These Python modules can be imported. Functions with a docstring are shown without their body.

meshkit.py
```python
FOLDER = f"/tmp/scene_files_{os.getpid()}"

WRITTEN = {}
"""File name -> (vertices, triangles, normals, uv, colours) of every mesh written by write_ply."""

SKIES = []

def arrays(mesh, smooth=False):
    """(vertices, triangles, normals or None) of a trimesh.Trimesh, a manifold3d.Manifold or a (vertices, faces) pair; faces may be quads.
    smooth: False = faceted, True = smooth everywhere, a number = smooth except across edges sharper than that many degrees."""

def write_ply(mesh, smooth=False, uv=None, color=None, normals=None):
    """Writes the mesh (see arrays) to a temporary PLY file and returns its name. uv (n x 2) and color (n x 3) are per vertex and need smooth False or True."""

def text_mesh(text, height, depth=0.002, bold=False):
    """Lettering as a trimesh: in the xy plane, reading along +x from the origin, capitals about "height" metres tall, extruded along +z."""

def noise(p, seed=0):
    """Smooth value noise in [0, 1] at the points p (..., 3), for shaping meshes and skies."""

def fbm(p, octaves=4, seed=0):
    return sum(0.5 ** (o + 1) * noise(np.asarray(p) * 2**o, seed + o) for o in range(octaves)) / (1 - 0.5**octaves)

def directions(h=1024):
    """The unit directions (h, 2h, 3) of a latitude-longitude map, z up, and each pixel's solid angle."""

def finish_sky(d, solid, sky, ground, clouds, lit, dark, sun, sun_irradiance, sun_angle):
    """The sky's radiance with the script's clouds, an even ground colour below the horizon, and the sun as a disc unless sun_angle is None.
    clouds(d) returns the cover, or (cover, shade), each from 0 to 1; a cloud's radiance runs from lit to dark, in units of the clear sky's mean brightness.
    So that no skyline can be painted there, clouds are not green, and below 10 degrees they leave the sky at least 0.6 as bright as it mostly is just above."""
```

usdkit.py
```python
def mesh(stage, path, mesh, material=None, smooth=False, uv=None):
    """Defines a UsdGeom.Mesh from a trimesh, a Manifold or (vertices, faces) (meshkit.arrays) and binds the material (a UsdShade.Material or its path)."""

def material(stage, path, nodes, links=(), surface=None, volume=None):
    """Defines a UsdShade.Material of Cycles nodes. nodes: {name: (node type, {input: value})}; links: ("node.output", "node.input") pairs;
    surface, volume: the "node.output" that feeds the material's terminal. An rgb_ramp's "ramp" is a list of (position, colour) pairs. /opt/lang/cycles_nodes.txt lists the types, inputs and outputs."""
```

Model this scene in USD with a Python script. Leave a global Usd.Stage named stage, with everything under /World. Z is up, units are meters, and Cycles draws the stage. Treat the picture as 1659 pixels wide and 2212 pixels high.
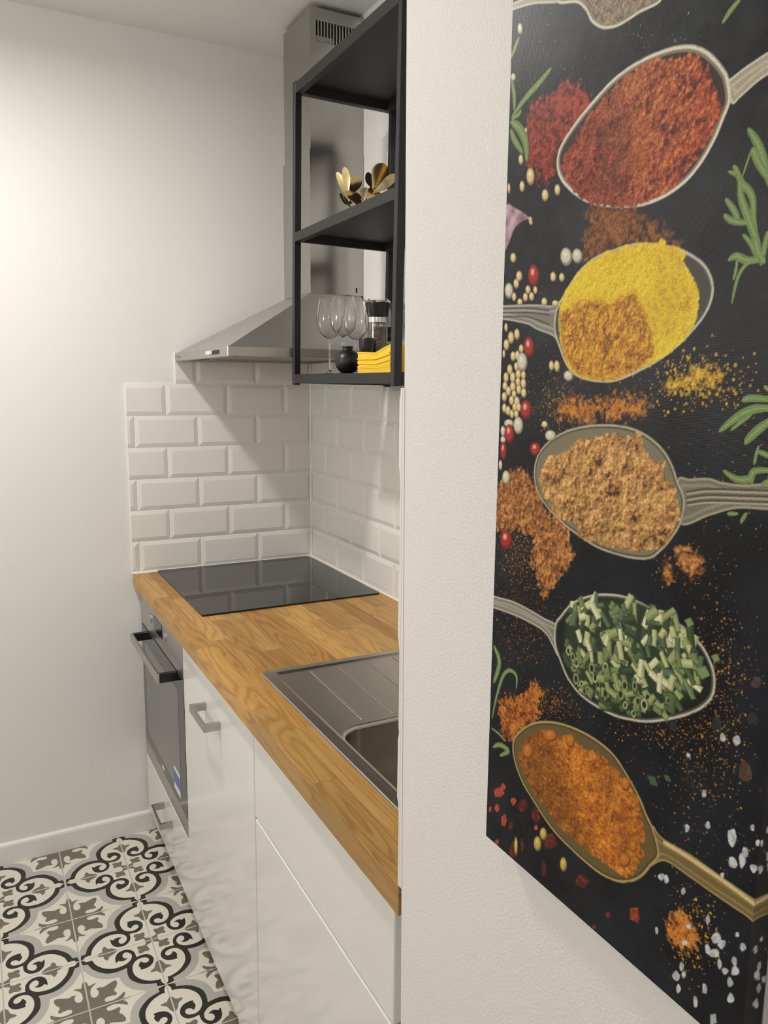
import math, numpy as np, trimesh, shapely, usdkit, meshkit
import manifold3d as m3
from shapely.geometry import Polygon, Point, LineString, box as sbox
from shapely import affinity
from shapely.ops import unary_union
from scipy.spatial import cKDTree
from pxr import Usd, UsdGeom, UsdLux, UsdShade, Gf, Sdf, Vt

stage = Usd.Stage.CreateInMemory()
UsdGeom.SetStageUpAxis(stage, 'Z'); UsdGeom.SetStageMetersPerUnit(stage, 1.0)
WORLD = UsdGeom.Xform.Define(stage, '/World')
stage.SetDefaultPrim(WORLD.GetPrim())
rng = np.random.default_rng(7)

# ------------------------------------------------------------------ camera, lights, exposure
CAM = np.array([-.4319, -2.5897, 1.5192]); YAW, PITCH, ROLL, FPX = .4808, -.1600, .0093, 1702.2
_f = np.array([math.sin(YAW) * math.cos(PITCH), math.cos(YAW) * math.cos(PITCH), math.sin(PITCH)])
_r = np.array([math.cos(YAW), -math.sin(YAW), 0.]); _u = np.cross(_r, _f)
_c, _s = math.cos(ROLL), math.sin(ROLL)
CR, CU, CF = _c * _r + _s * _u, -_s * _r + _c * _u, _f
cam = UsdGeom.Camera.Define(stage, '/World/camera')
cam.CreateHorizontalApertureAttr(36.0); cam.CreateVerticalApertureAttr(48.0)
cam.CreateFocalLengthAttr(36.0 * FPX / 1659); cam.CreateClippingRangeAttr((.02, 100))
M4 = Gf.Matrix4d(*CR, 0, *CU, 0, *(-CF), 0, *CAM, 1)
UsdGeom.Xformable(cam).AddTransformOp().Set(M4)
cam.CreateExposureAttr(0.0)

def lamp(name, kind, loc, color, intensity, rot=None, **kw):
    L = getattr(UsdLux, kind).Define(stage, '/World/' + name)
    x = UsdGeom.Xformable(L); x.AddTranslateOp().Set(Gf.Vec3d(*loc))
    if rot: x.AddRotateXYZOp().Set(Gf.Vec3f(*rot))
    L.CreateColorAttr(Gf.Vec3f(*color)); L.CreateIntensityAttr(intensity)
    for k, v in kw.items(): getattr(L, f'Create{k}Attr')(v)
    return L
WARM = (1.0, .96, .895)
lamp('kitchen_lamp_light', 'DiskLight', (-.50, -.80, 2.47), WARM, 415, Radius=.06)
lamp('hall_globe_light', 'SphereLight', (-1.25, -3.3, 2.12), WARM, 20, Radius=.12)  # out of view behind the camera, placed to light ceiling and right wall
lamp('side_globe_light', 'SphereLight', (-1.55, -1.05, 1.75), WARM, 33, Radius=.12)  # added fill, out of view, brightens lower far wall, floor and fronts

def at(ax, val, px, py):
    """the point of the axis-aligned plane that the photograph shows at a pixel (used to read off real sizes)"""
    d = (px - 829.5) / FPX * CR - (py - 1106) / FPX * CU + CF
    return CAM + (val - CAM[ax]) / d[ax] * d

# ------------------------------------------------------------------ materials
MATS = {}
def srgb(r, g, b):
    c = np.array([r, g, b]) / 255.
    return tuple(np.where(c <= .04045, c / 12.92, ((c + .055) / 1.055) ** 2.4))
def mat(name, color=(.8, .8, .8), rough=.5, **kw):
    bump = kw.pop('bump', None)
    nodes = {'p': ('principled_bsdf', {'base_color': color, 'roughness': rough, **kw})}; links = []
    if bump:
        nodes['g'] = ('geometry', {}); nodes['m'] = ('mapping', {'scale': bump.get('map', (1, 1, 1))})
        nodes['n'] = ('noise_texture', {'scale': bump['scale'], 'detail': bump.get('detail', 3.), 'roughness': bump.get('rough', .5)})
        nodes['b'] = ('bump', {'strength': bump.get('strength', .3), 'distance': bump['dist']})
        links += [('g.position', 'm.vector'), ('m.vector', 'n.vector'), ('n.fac', 'b.height'), ('b.normal', 'p.normal')]
    if 'vary' in MATS: pass
    MATS[name] = usdkit.material(stage, '/World/Looks/' + name, nodes, links, surface='p.BSDF')
    return MATS[name]

mat('wall_paint', (.79, .785, .77), .75, bump=dict(scale=60., dist=.0006, strength=.25))
mat('wall_rough_paint', (.80, .775, .755), .72, bump=dict(scale=420., dist=.0016, strength=.55, detail=2.5, map=(1, 1, .8)))
mat('ceiling_paint', (.74, .73, .71), .85)
mat('skirting_white', (.82, .81, .79), .35)
mat('glazed_tile', (.80, .785, .755), .10, bump=dict(scale=14., dist=.0012, strength=.12, detail=1.))
mat('wall_grout', (.78, .77, .74), .7)
mat('silicone', (.86, .85, .83), .3)
mat('grout_grey', (.52, .50, .47), .8)
mat('cabinet_gloss', (.80, .79, .765), .14, bump=dict(scale=16., dist=.0010, strength=.08, detail=1., map=(1, .6, 1.6)))
mat('gap_white', (.84, .83, .80), .3)  # whiter tone that brightens the gap between the sink drawers
mat('carcass', (.62, .60, .57), .5)
mat('plinth_white', (.7, .69, .67), .4)
mat('black_metal', (.009, .0095, .011), .42)
mat('shelf_black', (.010, .010, .010), .5)
mat('void_black', (.004, .004, .004), .8)
mat('bracket_black', (.006, .006, .007), .35)
mat('chrome', (.75, .74, .72), .12, metallic=1.)
mat('handle_steel', (.50, .48, .455), .20, metallic=1.)
mat('oven_steel', (.50, .485, .465), .33, metallic=1., bump=dict(scale=90., dist=.0002, strength=.25, map=(1, .02, 1)))
mat('hood_steel', (.50, .495, .475), .36, metallic=1., bump=dict(scale=4., dist=.004, strength=.10, detail=2.))
mat('chimney_steel', (.45, .44, .42), .20, metallic=1., bump=dict(scale=5., dist=.004, strength=.16, detail=2., map=(1, 1, .5)))
mat('sink_steel', (.46, .43, .39), .27, metallic=1., bump=dict(scale=160., dist=.0002, strength=.2, map=(1, .1, 1)))
mat('oven_glass', (.012, .012, .012), .06)
mat('oven_window', (.05, .05, .047), .10, coat_weight=.4)
mat('display_glass', (.02, .021, .024), .08)
mat('hob_glass', (.010, .010, .010), .035)
mat('hob_mark', (.10, .10, .10), .2)
mat('label_white', (.78, .78, .78), .4)
mat('label_blue', srgb(88, 100, 168), .4)
mat('gold', (.88, .68, .33), .16, metallic=1., bump=dict(scale=40., dist=.001, strength=.1))
mat('vase_black', (.010, .010, .011), .38)
mat('mill_black', (.005, .005, .005), .25)
mat('jar_black', (.015, .012, .012), .35)
mat('jar_stripe', (.55, .55, .56), .4)
mat('jar_red', (.25, .03, .02), .4)
mat('napkin_yellow', (.86, .56, .035), .85)
mat('recess_dark', (.03, .028, .028), .7)
mat('filter_grey', (.30, .29, .28), .4, metallic=1.)
usdkit.material(stage, '/World/Looks/clear_glass', {'p': ('principled_bsdf', {'base_color': (1, 1, 1), 'roughness': 0., 'ior': 1.5, 'transmission_weight': 1.})}, surface='p.BSDF')
MATS['clear_glass'] = '/World/Looks/clear_glass'
usdkit.material(stage, '/World/Looks/peppercorns', {'g': ('geometry', {}), 'v': ('voronoi_texture', {'scale': 260.}),
    'r': ('rgb_ramp', {'ramp': [(0., srgb(52, 42, 24)), (.45, srgb(80, 62, 32)), (.75, srgb(124, 98, 50)), (1., srgb(60, 46, 28))]}),
    's': ('separate_color', {}), 'b': ('bump', {'strength': 1., 'distance': .002, 'invert': True}), 'p': ('principled_bsdf', {'roughness': .6})},
    [('g.position', 'v.vector'), ('v.color', 's.color'), ('s.r', 'r.fac'), ('r.color', 'p.base_color'), ('v.distance', 'b.height'), ('b.normal', 'p.normal')], surface='p.BSDF')
MATS['peppercorns'] = '/World/Looks/peppercorns'

def wood(name, light, mid, dark, seed):
    usdkit.material(stage, '/World/Looks/' + name, {
        'g': ('geometry', {}), 'oi': ('object_info', {}),
        'off': ('combine_xyz', {}), 'mr': ('math', {'math_type': 'multiply', 'value2': 37.0 + seed}),
        'add': ('vector_math', {'math_type': 'add'}),
        'm1': ('mapping', {'scale': (13., 1.1, 13.)}), 'n1': ('noise_texture', {'scale': 1., 'detail': 2.5, 'roughness': .42, 'distortion': .25}),
        'k': ('math', {'math_type': 'multiply', 'value2': 120.}), 'sn': ('math', {'math_type': 'sine'}),
        'rg': ('map_range', {'from_min': -1., 'from_max': 1., 'to_min': 0., 'to_max': 1.}),
        'm2': ('mapping', {'scale': (700., 16., 700.)}), 'n2': ('noise_texture', {'scale': 1., 'detail': 3., 'roughness': .6}),
        'm3': ('mapping', {'scale': (9., 1.2, 9.)}), 'n3': ('noise_texture', {'scale': 1., 'detail': 2.}),
        'r1': ('rgb_ramp', {'ramp': [(0., dark), (.35, mid), (.75, light), (1., light)]}),
        'r2': ('rgb_ramp', {'ramp': [(.30, (.66, .60, .54)), (.52, (1, 1, 1)), (.8, (1.0, 1.0, 1.0))]}),
        'r3': ('rgb_ramp', {'ramp': [(.25, (.80, .76, .70)), (.7, (1.06, 1.05, 1.03))]}),
        'x1': ('mix', {'mix_type': 'multiply', 'fac': .75}), 'x2': ('mix', {'mix_type': 'multiply', 'fac': .9}),
        'tone': ('map_range', {'from_min': 0., 'from_max': 1., 'to_min': .64, 'to_max': 1.02}),
        'hs': ('hsv', {'saturation': 1.07, 'fac': 1.}),
        'b': ('bump', {'strength': .12, 'distance': .0006}), 'p': ('principled_bsdf', {'roughness': .42})},
        [('oi.random', 'mr.value1'), ('mr.value', 'off.x'), ('mr.value', 'off.y'), ('mr.value', 'off.z'),
         ('g.position', 'add.vector1'), ('off.vector', 'add.vector2'),
         ('add.vector', 'm1.vector'), ('m1.vector', 'n1.vector'), ('n1.fac', 'k.value1'), ('k.value', 'sn.value1'), ('sn.value', 'rg.value'), ('rg.result', 'r1.fac'),
         ('add.vector', 'm2.vector'), ('m2.vector', 'n2.vector'), ('n2.fac', 'r2.fac'),
         ('add.vector', 'm3.vector'), ('m3.vector', 'n3.vector'), ('n3.fac', 'r3.fac'),
         ('r1.color', 'x1.color1'), ('r2.color', 'x1.color2'), ('x1.color', 'x2.color1'), ('r3.color', 'x2.color2'),
         ('x2.color', 'hs.color'), ('oi.random', 'tone.value'), ('tone.result', 'hs.value'), ('hs.color', 'p.base_color'),
         ('n2.fac', 'b.height'), ('b.normal', 'p.normal')], surface='p.BSDF')
    MATS[name] = '/World/Looks/' + name
wood('oak_light', srgb(216, 174, 112), srgb(211, 168, 106), srgb(196, 150, 90), 1.)
wood('oak_mid', srgb(205, 160, 99), srgb(199, 153, 92), srgb(182, 136, 78), 11.)
wood('oak_dark', srgb(188, 142, 86), srgb(181, 135, 80), srgb(160, 115, 65), 23.)

def tint(name, rough, bump=None, grain=0., **kw):
    nodes = {'a': ('attribute', {'attribute': 'tint'}), 'p': ('principled_bsdf', {'roughness': rough, **kw}), 'g': ('geometry', {})}
    links = [('a.color', 'p.base_color')]
    if grain:
        nodes['n'] = ('noise_texture', {'scale': grain, 'detail': 3., 'roughness': .7})
        nodes['r'] = ('rgb_ramp', {'ramp': [(.3, (.72, .72, .72)), (.5, (1, 1, 1)), (.7, (1.25, 1.25, 1.25))]})
        nodes['x'] = ('mix', {'mix_type': 'multiply', 'fac': 1.})
        links = [('g.position', 'n.vector'), ('n.fac', 'r.fac'), ('a.color', 'x.color1'), ('r.color', 'x.color2'), ('x.color', 'p.base_color')]
    if bump == 'weave':
        nodes['w1'] = ('wave_texture', {'bands_direction': 'y', 'scale': 330., 'distortion': 3.0, 'detail': 2.})
        nodes['w2'] = ('wave_texture', {'bands_direction': 'z', 'scale': 330., 'distortion': 3.0, 'detail': 2.})
        nodes['s'] = ('math', {'math_type': 'add'}); nodes['b'] = ('bump', {'strength': .10, 'distance': .0005})
        links += [('g.position', 'w1.vector'), ('g.position', 'w2.vector'), ('w1.fac', 's.value1'), ('w2.fac', 's.value2'), ('s.value', 'b.height'), ('b.normal', 'p.normal')]
    MATS[name] = usdkit.material(stage, '/World/Looks/' + name, nodes, links, surface='p.BSDF')
tint('printed_floor_tile', .38)
tint('canvas_print', .36, bump='weave', grain=900., specular_ior_level=.20)

# ------------------------------------------------------------------ object helpers
USED = {}
def numbered(parent, name):
    k = (parent, name); n = USED.get(k, 0); USED[k] = n + 1
    return name if n == 0 else f'{name}_{n:03d}'
class T:
    def __init__(s, path, base): s.path, s.base, s.prim = path, np.asarray(base, float), stage.GetPrimAtPath(path)
def keys(p, **kw):
    for k, v in kw.items():
        if v: p.SetCustomDataByKey(k, v)
def thing(name, label, cat, loc=(0, 0, 0), group=None):
    path = '/World/' + numbered('/World', name)
    x = UsdGeom.Xform.Define(stage, path); x.AddTranslateOp().Set(Gf.Vec3d(*map(float, loc)))
    keys(x.GetPrim(), label=label, category=cat, group=group)
    return T(path, loc)
def verts(mesh, smooth): return meshkit.arrays(mesh, smooth)
def part(parent, name, mesh, material, smooth=False, label=None, kind=None):
    path = parent.path + '/' + numbered(parent.path, name)
    v, f, n = verts(mesh, smooth)
    m = trimesh.Trimesh(v - parent.base, f, process=False)
    prim = usdkit.mesh(stage, path, (np.asarray(v) - parent.base, f), MATS[material], smooth=False)
    if n is not None:
        prim.CreateNormalsAttr(Vt.Vec3fArray.FromNumpy(n.astype(np.float32))); prim.SetNormalsInterpolation('vertex')
    keys(prim.GetPrim(), label=label, kind=kind)
    return T(path, parent.base)
def solo(name, mesh, material, label, cat, loc=(0, 0, 0), smooth=False, group=None):
    """a thing that is one mesh"""
    path = '/World/' + numbered('/World', name)
    v, f, n = verts(mesh, smooth)
    prim = usdkit.mesh(stage, path, (v - np.asarray(loc), f), MATS[material])
    if n is not None:
        prim.CreateNormalsAttr(Vt.Vec3fArray.FromNumpy(n.astype(np.float32))); prim.SetNormalsInterpolation('vertex')
    prim.AddTranslateOp().Set(Gf.Vec3d(*map(float, loc)))
    keys(prim.GetPrim(), label=label, category=cat, group=group)
    return T(path, loc)
def struct(name, loc=(0, 0, 0), label=None):
    x = UsdGeom.Xform.Define(stage, '/World/' + name); USED[('/World', name)] = 1
    keys(x.GetPrim(), kind='structure', label=label)
    return T('/World/' + name, loc)
def struct_mesh(name, mesh, material, label=None):
    p = usdkit.mesh(stage, '/World/' + name, mesh, MATS[material]); keys(p.GetPrim(), kind='structure', label=label)
    return T('/World/' + name, (0, 0, 0))
def dup(src, loc, label, group=None, rotz=0.):
    name = src.path.split('/')[-1]
    path = '/World/' + numbered('/World', name)
    x = UsdGeom.Xform.Define(stage, path); x.GetPrim().GetReferences().AddInternalReference(src.path)
    x.ClearXformOpOrder(); x.AddTranslateOp().Set(Gf.Vec3d(*map(float, loc)))
    if rotz: x.AddRotateZOp().Set(rotz)
    cd = stage.GetPrimAtPath(src.path).GetCustomData()
    keys(x.GetPrim(), label=label, category=cd['category'], group=group or cd.get('group'))
    x.GetPrim().SetInstanceable(True)
    return path

def B(x0, x1, y0, y1, z0, z1):
    m = trimesh.creation.box((abs(x1 - x0), abs(y1 - y0), abs(z1 - z0))); m.apply_translation(((x0 + x1) / 2, (y0 + y1) / 2, (z0 + z1) / 2)); return m
def RB(x0, x1, y0, y1, z0, z1, c=.0012):
    """box with chamfered edges"""
    x0, x1 = sorted((x0, x1)); y0, y1 = sorted((y0, y1)); z0, z1 = sorted((z0, z1))
    P = []
    for dx, dy, dz in ((0, c, c), (c, 0, c), (c, c, 0)):
        for x in (x0 + dx, x1 - dx):
            for y in (y0 + dy, y1 - dy):
                for z in (z0 + dz, z1 - dz): P.append((x, y, z))
    return trimesh.convex.convex_hull(np.array(P))
def mani(m): return m3.Manifold(m3.Mesh(np.asarray(m.vertices, np.float32), np.asarray(m.faces, np.uint32)))
def tri(m):
    k = m.to_mesh(); return trimesh.Trimesh(k.vert_properties[:, :3], k.tri_verts, process=True)
def cut(a, *bs):
    r = mani(a)
    for b in bs: r = r - mani(b)
    return tri(r)
def cat(*ms): return trimesh.util.concatenate(list(ms))
def lathe(profile, loc, n=40):
    m = trimesh.creation.revolve(np.array(profile, float), sections=n); m.apply_translation(loc); return m
def cyl(r, h, loc, axis='z', n=32):
    m = trimesh.creation.cylinder(radius=r, height=h, sections=n)
    if axis == 'x': m.apply_transform(trimesh.transformations.rotation_matrix(math.pi / 2, (0, 1, 0)))
    if axis == 'y': m.apply_transform(trimesh.transformations.rotation_matrix(math.pi / 2, (1, 0, 0)))
    m.apply_translation(loc); return m
def capsule(a, b, r):
    s = [trimesh.creation.icosphere(2, r) for _ in range(2)]; s[0].apply_translation(a); s[1].apply_translation(b)
    return trimesh.convex.convex_hull(np.vstack([s[0].vertices, s[1].vertices]))
def smooth_line(P, n=8, closed=False):
    """Catmull-Rom through the points"""
    P = np.asarray(P, float); N = len(P); out = []
    for i in range(N if closed else N - 1):
        p0, p1, p2, p3 = (P[(i + k) % N] for k in (-1, 0, 1, 2)) if closed else (P[max(i - 1, 0)], P[i], P[i + 1], P[min(i + 2, N - 1)])
        t = np.linspace(0, 1, n, endpoint=False)[:, None]
        out.append(.5 * (2 * p1 + (p2 - p0) * t + (2 * p0 - 5 * p1 + 4 * p2 - p3) * t * t + (3 * p1 - p0 - 3 * p2 + p3) * t ** 3))
    if not closed: out.append(P[-1:])
    return np.vstack(out)
def tri2d(poly):
    V, F = [], []; n = 0
    for g in getattr(poly, 'geoms', [poly]):
        if g.geom_type != 'Polygon' or g.area < 1e-9: continue
        v, f = trimesh.creation.triangulate_polygon(g, engine='earcut')
        V.append(np.asarray(v)); F.append(np.asarray(f) + n); n += len(v)
    return np.vstack(V), np.vstack(F)

# ------------------------------------------------------------------ measures
H, D, L = .905, .625, 1.811            # worktop height, niche depth, niche length
CEIL = 2.56; TP, TH = .2015, .1015     # tile pitch along and up
Z0 = H + .002
TT = .008                              # tile thickness

# ------------------------------------------------------------------ room shell
wf = struct('wall_far', label='smooth white painted wall at the far end of the kitchen')
part(wf, 'plaster', B(-1.9, D + .15, TT, TT + .12, -.05, CEIL + .05), 'wall_paint')
wb = struct('wall_niche', label='white wall behind the worktop, tiled up to the shelf')
part(wb, 'plaster', B(D + TT, D + TT + .12, -L - .1, TT, -.05, CEIL + .05), 'wall_paint')
wr = struct('wall_right', label='white wall of rough roller-textured paint that carries the spice canvas')
yend = lambda z: -1.8105 + .0152 * (z - 1.38)      # the wall end is slightly out of plumb
wm = B(0, D + TT + .1, -4.6, -1.8, -.05, CEIL + .05); wm.vertices[:, 1] = np.where(wm.vertices[:, 1] > -3, yend(wm.vertices[:, 2]), wm.vertices[:, 1])
part(wr, 'plaster', wm, 'wall_rough_paint')
struct_mesh('ceiling', B(-1.9, D + .3, -4.6, .2, CEIL, CEIL + .1), 'ceiling_paint')
struct_mesh('wall_left', B(-2.0, -1.9, -4.6, .2, -.05, CEIL + .05), 'wall_paint')  # unseen wall, closes the room so that light bounces back
struct_mesh('wall_rear', B(-2.0, .1, -4.7, -4.6, -.05, CEIL + .05), 'wall_paint')  # unseen as well, stands behind the camera for bounced light
bb = [(0, 0), (-.012, 0), (-.012, .060), (-.010, .066), (-.004, .070), (0, .070)]
bbm = trimesh.creation.extrude_polygon(Polygon(bb), 1.9 + .06, engine='earcut')
bbm.apply_transform(np.array([[0, 0, 1, -1.9], [1, 0, 0, TT], [0, 1, 0, 0], [0, 0, 0, 1.]]))
struct_mesh('baseboard_far', bbm, 'skirting_white', 'white skirting board along the foot of the far wall')

# wall tiles: bevelled metro tiles, one mesh each
def metro(w, h, t=TT, b=.013, inset0=.0008, left=True, right=True):
    """tile in the xy plane (0..w, 0..h), face towards +z; cut edges carry no bevel"""
    bl, br = (b if left else .0008), (b if right else .0008)
    rings = [((0, 0, 0, 0), 0.), ((0, 0, 0, 0), t * .45), ((inset0,) * 4, t * .55), ((bl, b, br, b), t)]
    V, F = [], []
    for (l, d, r, u), z in rings: V += [(l, d, z), (w - r, d, z), (w - r, h - u, z), (l, h - u, z)]
    for k in range(3):
        for i in range(4):
            a, c = k * 4 + i, k * 4 + (i + 1) % 4
            F += [(a, c, c + 4), (a, c + 4, a + 4)]
    F += [(12, 13, 14), (12, 14, 15)]
    return trimesh.Trimesh(np.array(V, float), np.array(F), process=False)
def place(m, o, ux, uy, uz):
    A = np.eye(4); A[:3, 0], A[:3, 1], A[:3, 2], A[:3, 3] = ux, uy, uz, o
    m = m.copy(); m.apply_transform(A)
    if np.linalg.det(A[:3, :3]) < 0: m.invert()
    return m
G = .0015
def tile_row(parent, i, edges, origin, ux, uz, zlo=None):
    z = Z0 + i * TH
    for a, b in zip(edges[:-1], edges[1:]):
        if b - a < .012: continue
        full = b - a > .19
        m = metro(b - a - G, TH - G, left=full or (a != edges[0]), right=full or (b != edges[-1]))
        tilt = rng.normal(0, .0012, 2)
        m.vertices[:, 2] += (m.vertices[:, 0] - (b - a) / 2) * tilt[0] + (m.vertices[:, 1] - TH / 2) * tilt[1]
        part(parent, 'tile', place(m, np.array(origin) + np.array(ux) * (a + G / 2) + np.array((0, 0, z + G / 2)), ux, (0, 0, 1), uz), 'glazed_tile')
for i in range(7):
    odd = i % 2 == 1                                    # rows 1, 3, 5 carry the joints at x1
    x1 = .1252 if odd else .0245
    e = [0.] + [x1 + k * TP for k in range(4) if x1 + k * TP < D - .02] + [D]
    if i == 6: e = [.157] + [x for x in e if x > .2]
    tile_row(wf, i, e, (0, TT, 0), (1, 0, 0), (0, -1, 0))
    y1 = .134 if odd else .2271
    e = [0.] + [y1 + k * TP for k in range(9) if y1 + k * TP < L - .02] + [L]
    tile_row(wb, i, e, (D + TT, 0, 0), (0, -1, 0), (-1, 0, 0))
    if i < 6:
        x1 = .10 if odd else .20
        tile_row(wr, i, [0.] + [x1 + k * TP for k in range(4) if x1 + k * TP < D - .02] + [D], (-.0015, yend(Z0 + (i + .5) * TH) + .004, 0), (1, 0, 0), (0, 1, 0))
gr = TT * .46
part(wf, 'grout', cat(B(.0, D + TT, TT - gr, TT + .001, Z0, Z0 + 6 * TH), B(.157, D + TT, TT - gr, TT + .001, Z0 + 6 * TH, Z0 + 7 * TH)), 'wall_grout')
part(wb, 'grout', B(D + TT - gr, D + TT + .001, -L, TT, Z0, Z0 + 7 * TH), 'wall_grout')
gm_ = B(-.0006, D + TT, -1.8, -1.7, Z0, Z0 + 6 * TH); gm_.vertices[:, 1] = yend(gm_.vertices[:, 2]) + np.where(gm_.vertices[:, 1] > -1.75, gr + .004, -.0012)
part(wr, 'grout', gm_, 'wall_grout')
# silicone beads along worktop and corner
def bead(a, b, r=.005): return capsule(a, b, r)
struct_mesh('trim_1', cat(bead((.004, .001, H), (D, .001, H)), bead((D, 0, H), (D, -L + .004, H))), 'silicone', 'white silicone bead between worktop and wall tiles')
struct_mesh('trim_2', bead((D + .001, .001, H), (D + .001, .001, Z0 + 7 * TH), .0045), 'silicone', 'white silicone bead in the tiled corner')

# ------------------------------------------------------------------ patterned cement floor tiles
FP, FX, FY = .1857, -.4563, -.1879      # pitch and a node of the tile grid
def homog(src, dst):
    A = []
    for (x, y), (u, v) in zip(src, dst):
        A += [[x, y, 1, 0, 0, 0, -u * x, -u * y, -u], [0, 0, 0, x, y, 1, -v * x, -v * y, -v]]
    return np.linalg.svd(np.array(A, float))[2][-1].reshape(3, 3)
HM = homog([(1560, 770), (270, 1190), (110, 440), (1320, 90)], [(0, 0), (1, 0), (1, 1), (0, 1)])
def tp(P, n=5, closed=True):
    P = np.asarray(P, float); q = np.c_[P, np.ones(len(P))] @ HM.T
    return q[:, :2] / q[:, 2:]
def spoly(P): return Polygon(smooth_line(tp(P), 4, True)).buffer(0)
black = spoly([(285, 1105), (310, 1085), (365, 1062), (378, 1030), (400, 960), (445, 890), (510, 815), (590, 745), (690, 690), (790, 655), (880, 635), (933, 622), (932, 612),
    (905, 570), (885, 490), (900, 430), (940, 370), (1010, 300), (1090, 245), (1170, 205), (1213, 182), (1200, 165), (1206, 137), (1290, 104), (1318, 93), (1290, 140), (1288, 170), (1297, 195), (1250, 210), (1170, 250),
    (1090, 305), (1030, 370), (995, 430), (985, 490), (1000, 550), (1040, 600), (1100, 628), (1170, 632), (1240, 615), (1300, 580), (1325, 545), (1315, 520), (1285, 510), (1245, 520), (1210, 545), (1195, 572), (1180, 577),
    (1140, 560), (1118, 530), (1130, 495), (1112, 478), (1180, 450), (1260, 437), (1330, 445), (1385, 480), (1400, 525), (1380, 580), (1330, 625), (1260, 655), (1167, 678), (1168, 690), (1180, 730), (1178, 780), (1150, 830), (1100, 875),
    (1030, 905), (960, 917), (890, 905), (845, 870), (825, 830), (816, 790), (868, 798), (900, 770), (950, 748), (1020, 743), (1018, 754), (985, 775), (968, 810), (980, 840), (1020, 855), (1065, 840), (1105, 800), (1118, 755), (1095, 715), (1050, 692),
    (980, 682), (900, 690), (800, 715), (700, 760), (610, 825), (540, 900), (495, 970), (475, 1040), (468, 1075), (400, 1098), (362, 1115), (330, 1155), (285, 1178)])
cusp = tp(np.vstack([smooth_line([(252, 1010), (300, 930), (350, 850), (420, 770), (520, 690), (620, 630), (700, 600), (750, 580)], 4), smooth_line([(750, 580), (750, 520), (760, 450), (790, 390), (850, 310), (930, 245), (1000, 200), (1035, 168)], 4)]))
outer = tp([(1200, 125), (1206, 137), (1213, 182), (1170, 205), (1090, 245), (1010, 300), (940, 370), (900, 430), (885, 490), (905, 570), (960, 640), (880, 660), (790, 680), (690, 720), (590, 775), (510, 840), (445, 920), (410, 1000), (365, 1075), (310, 1095), (285, 1120), (258, 1130)])
grey = Polygon(np.vstack([cusp, outer])).buffer(0)
fleur = spoly([(110, 440), (300, 385), (560, 305), (700, 262), (790, 236), (760, 262), (655, 298), (700, 318), (716, 345), (705, 362), (650, 352), (560, 348), (480, 362), (400, 395), (382, 418), (400, 440), (450, 438), (520, 415), (560, 395), (592, 395), (600, 415), (583, 465), (640, 490), (680, 530), (680, 560), (650, 580), (560, 590), (455, 597),
    (400, 625), (345, 640), (335, 632), (352, 600), (345, 565), (310, 540), (270, 540), (230, 565), (215, 600), (225, 645), (250, 680), (310, 705), (372, 710), (330, 730), (245, 745), (235, 800), (215, 838), (190, 830), (160, 680)])
clover = spoly([(1560, 770), (1530, 738), (1440, 738), (1428, 720), (1435, 690), (1428, 655), (1395, 648), (1352, 672), (1300, 675), (1255, 690), (1238, 718), (1255, 745), (1285, 752), (1258, 775), (1268, 800), (1300, 803), (1345, 780), (1415, 762), (1440, 785), (1460, 802), (1500, 790)])
clover = clover.union(Polygon(tp([(1560, 770), (1520, 735), (1450, 742), (1470, 800)])))
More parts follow.
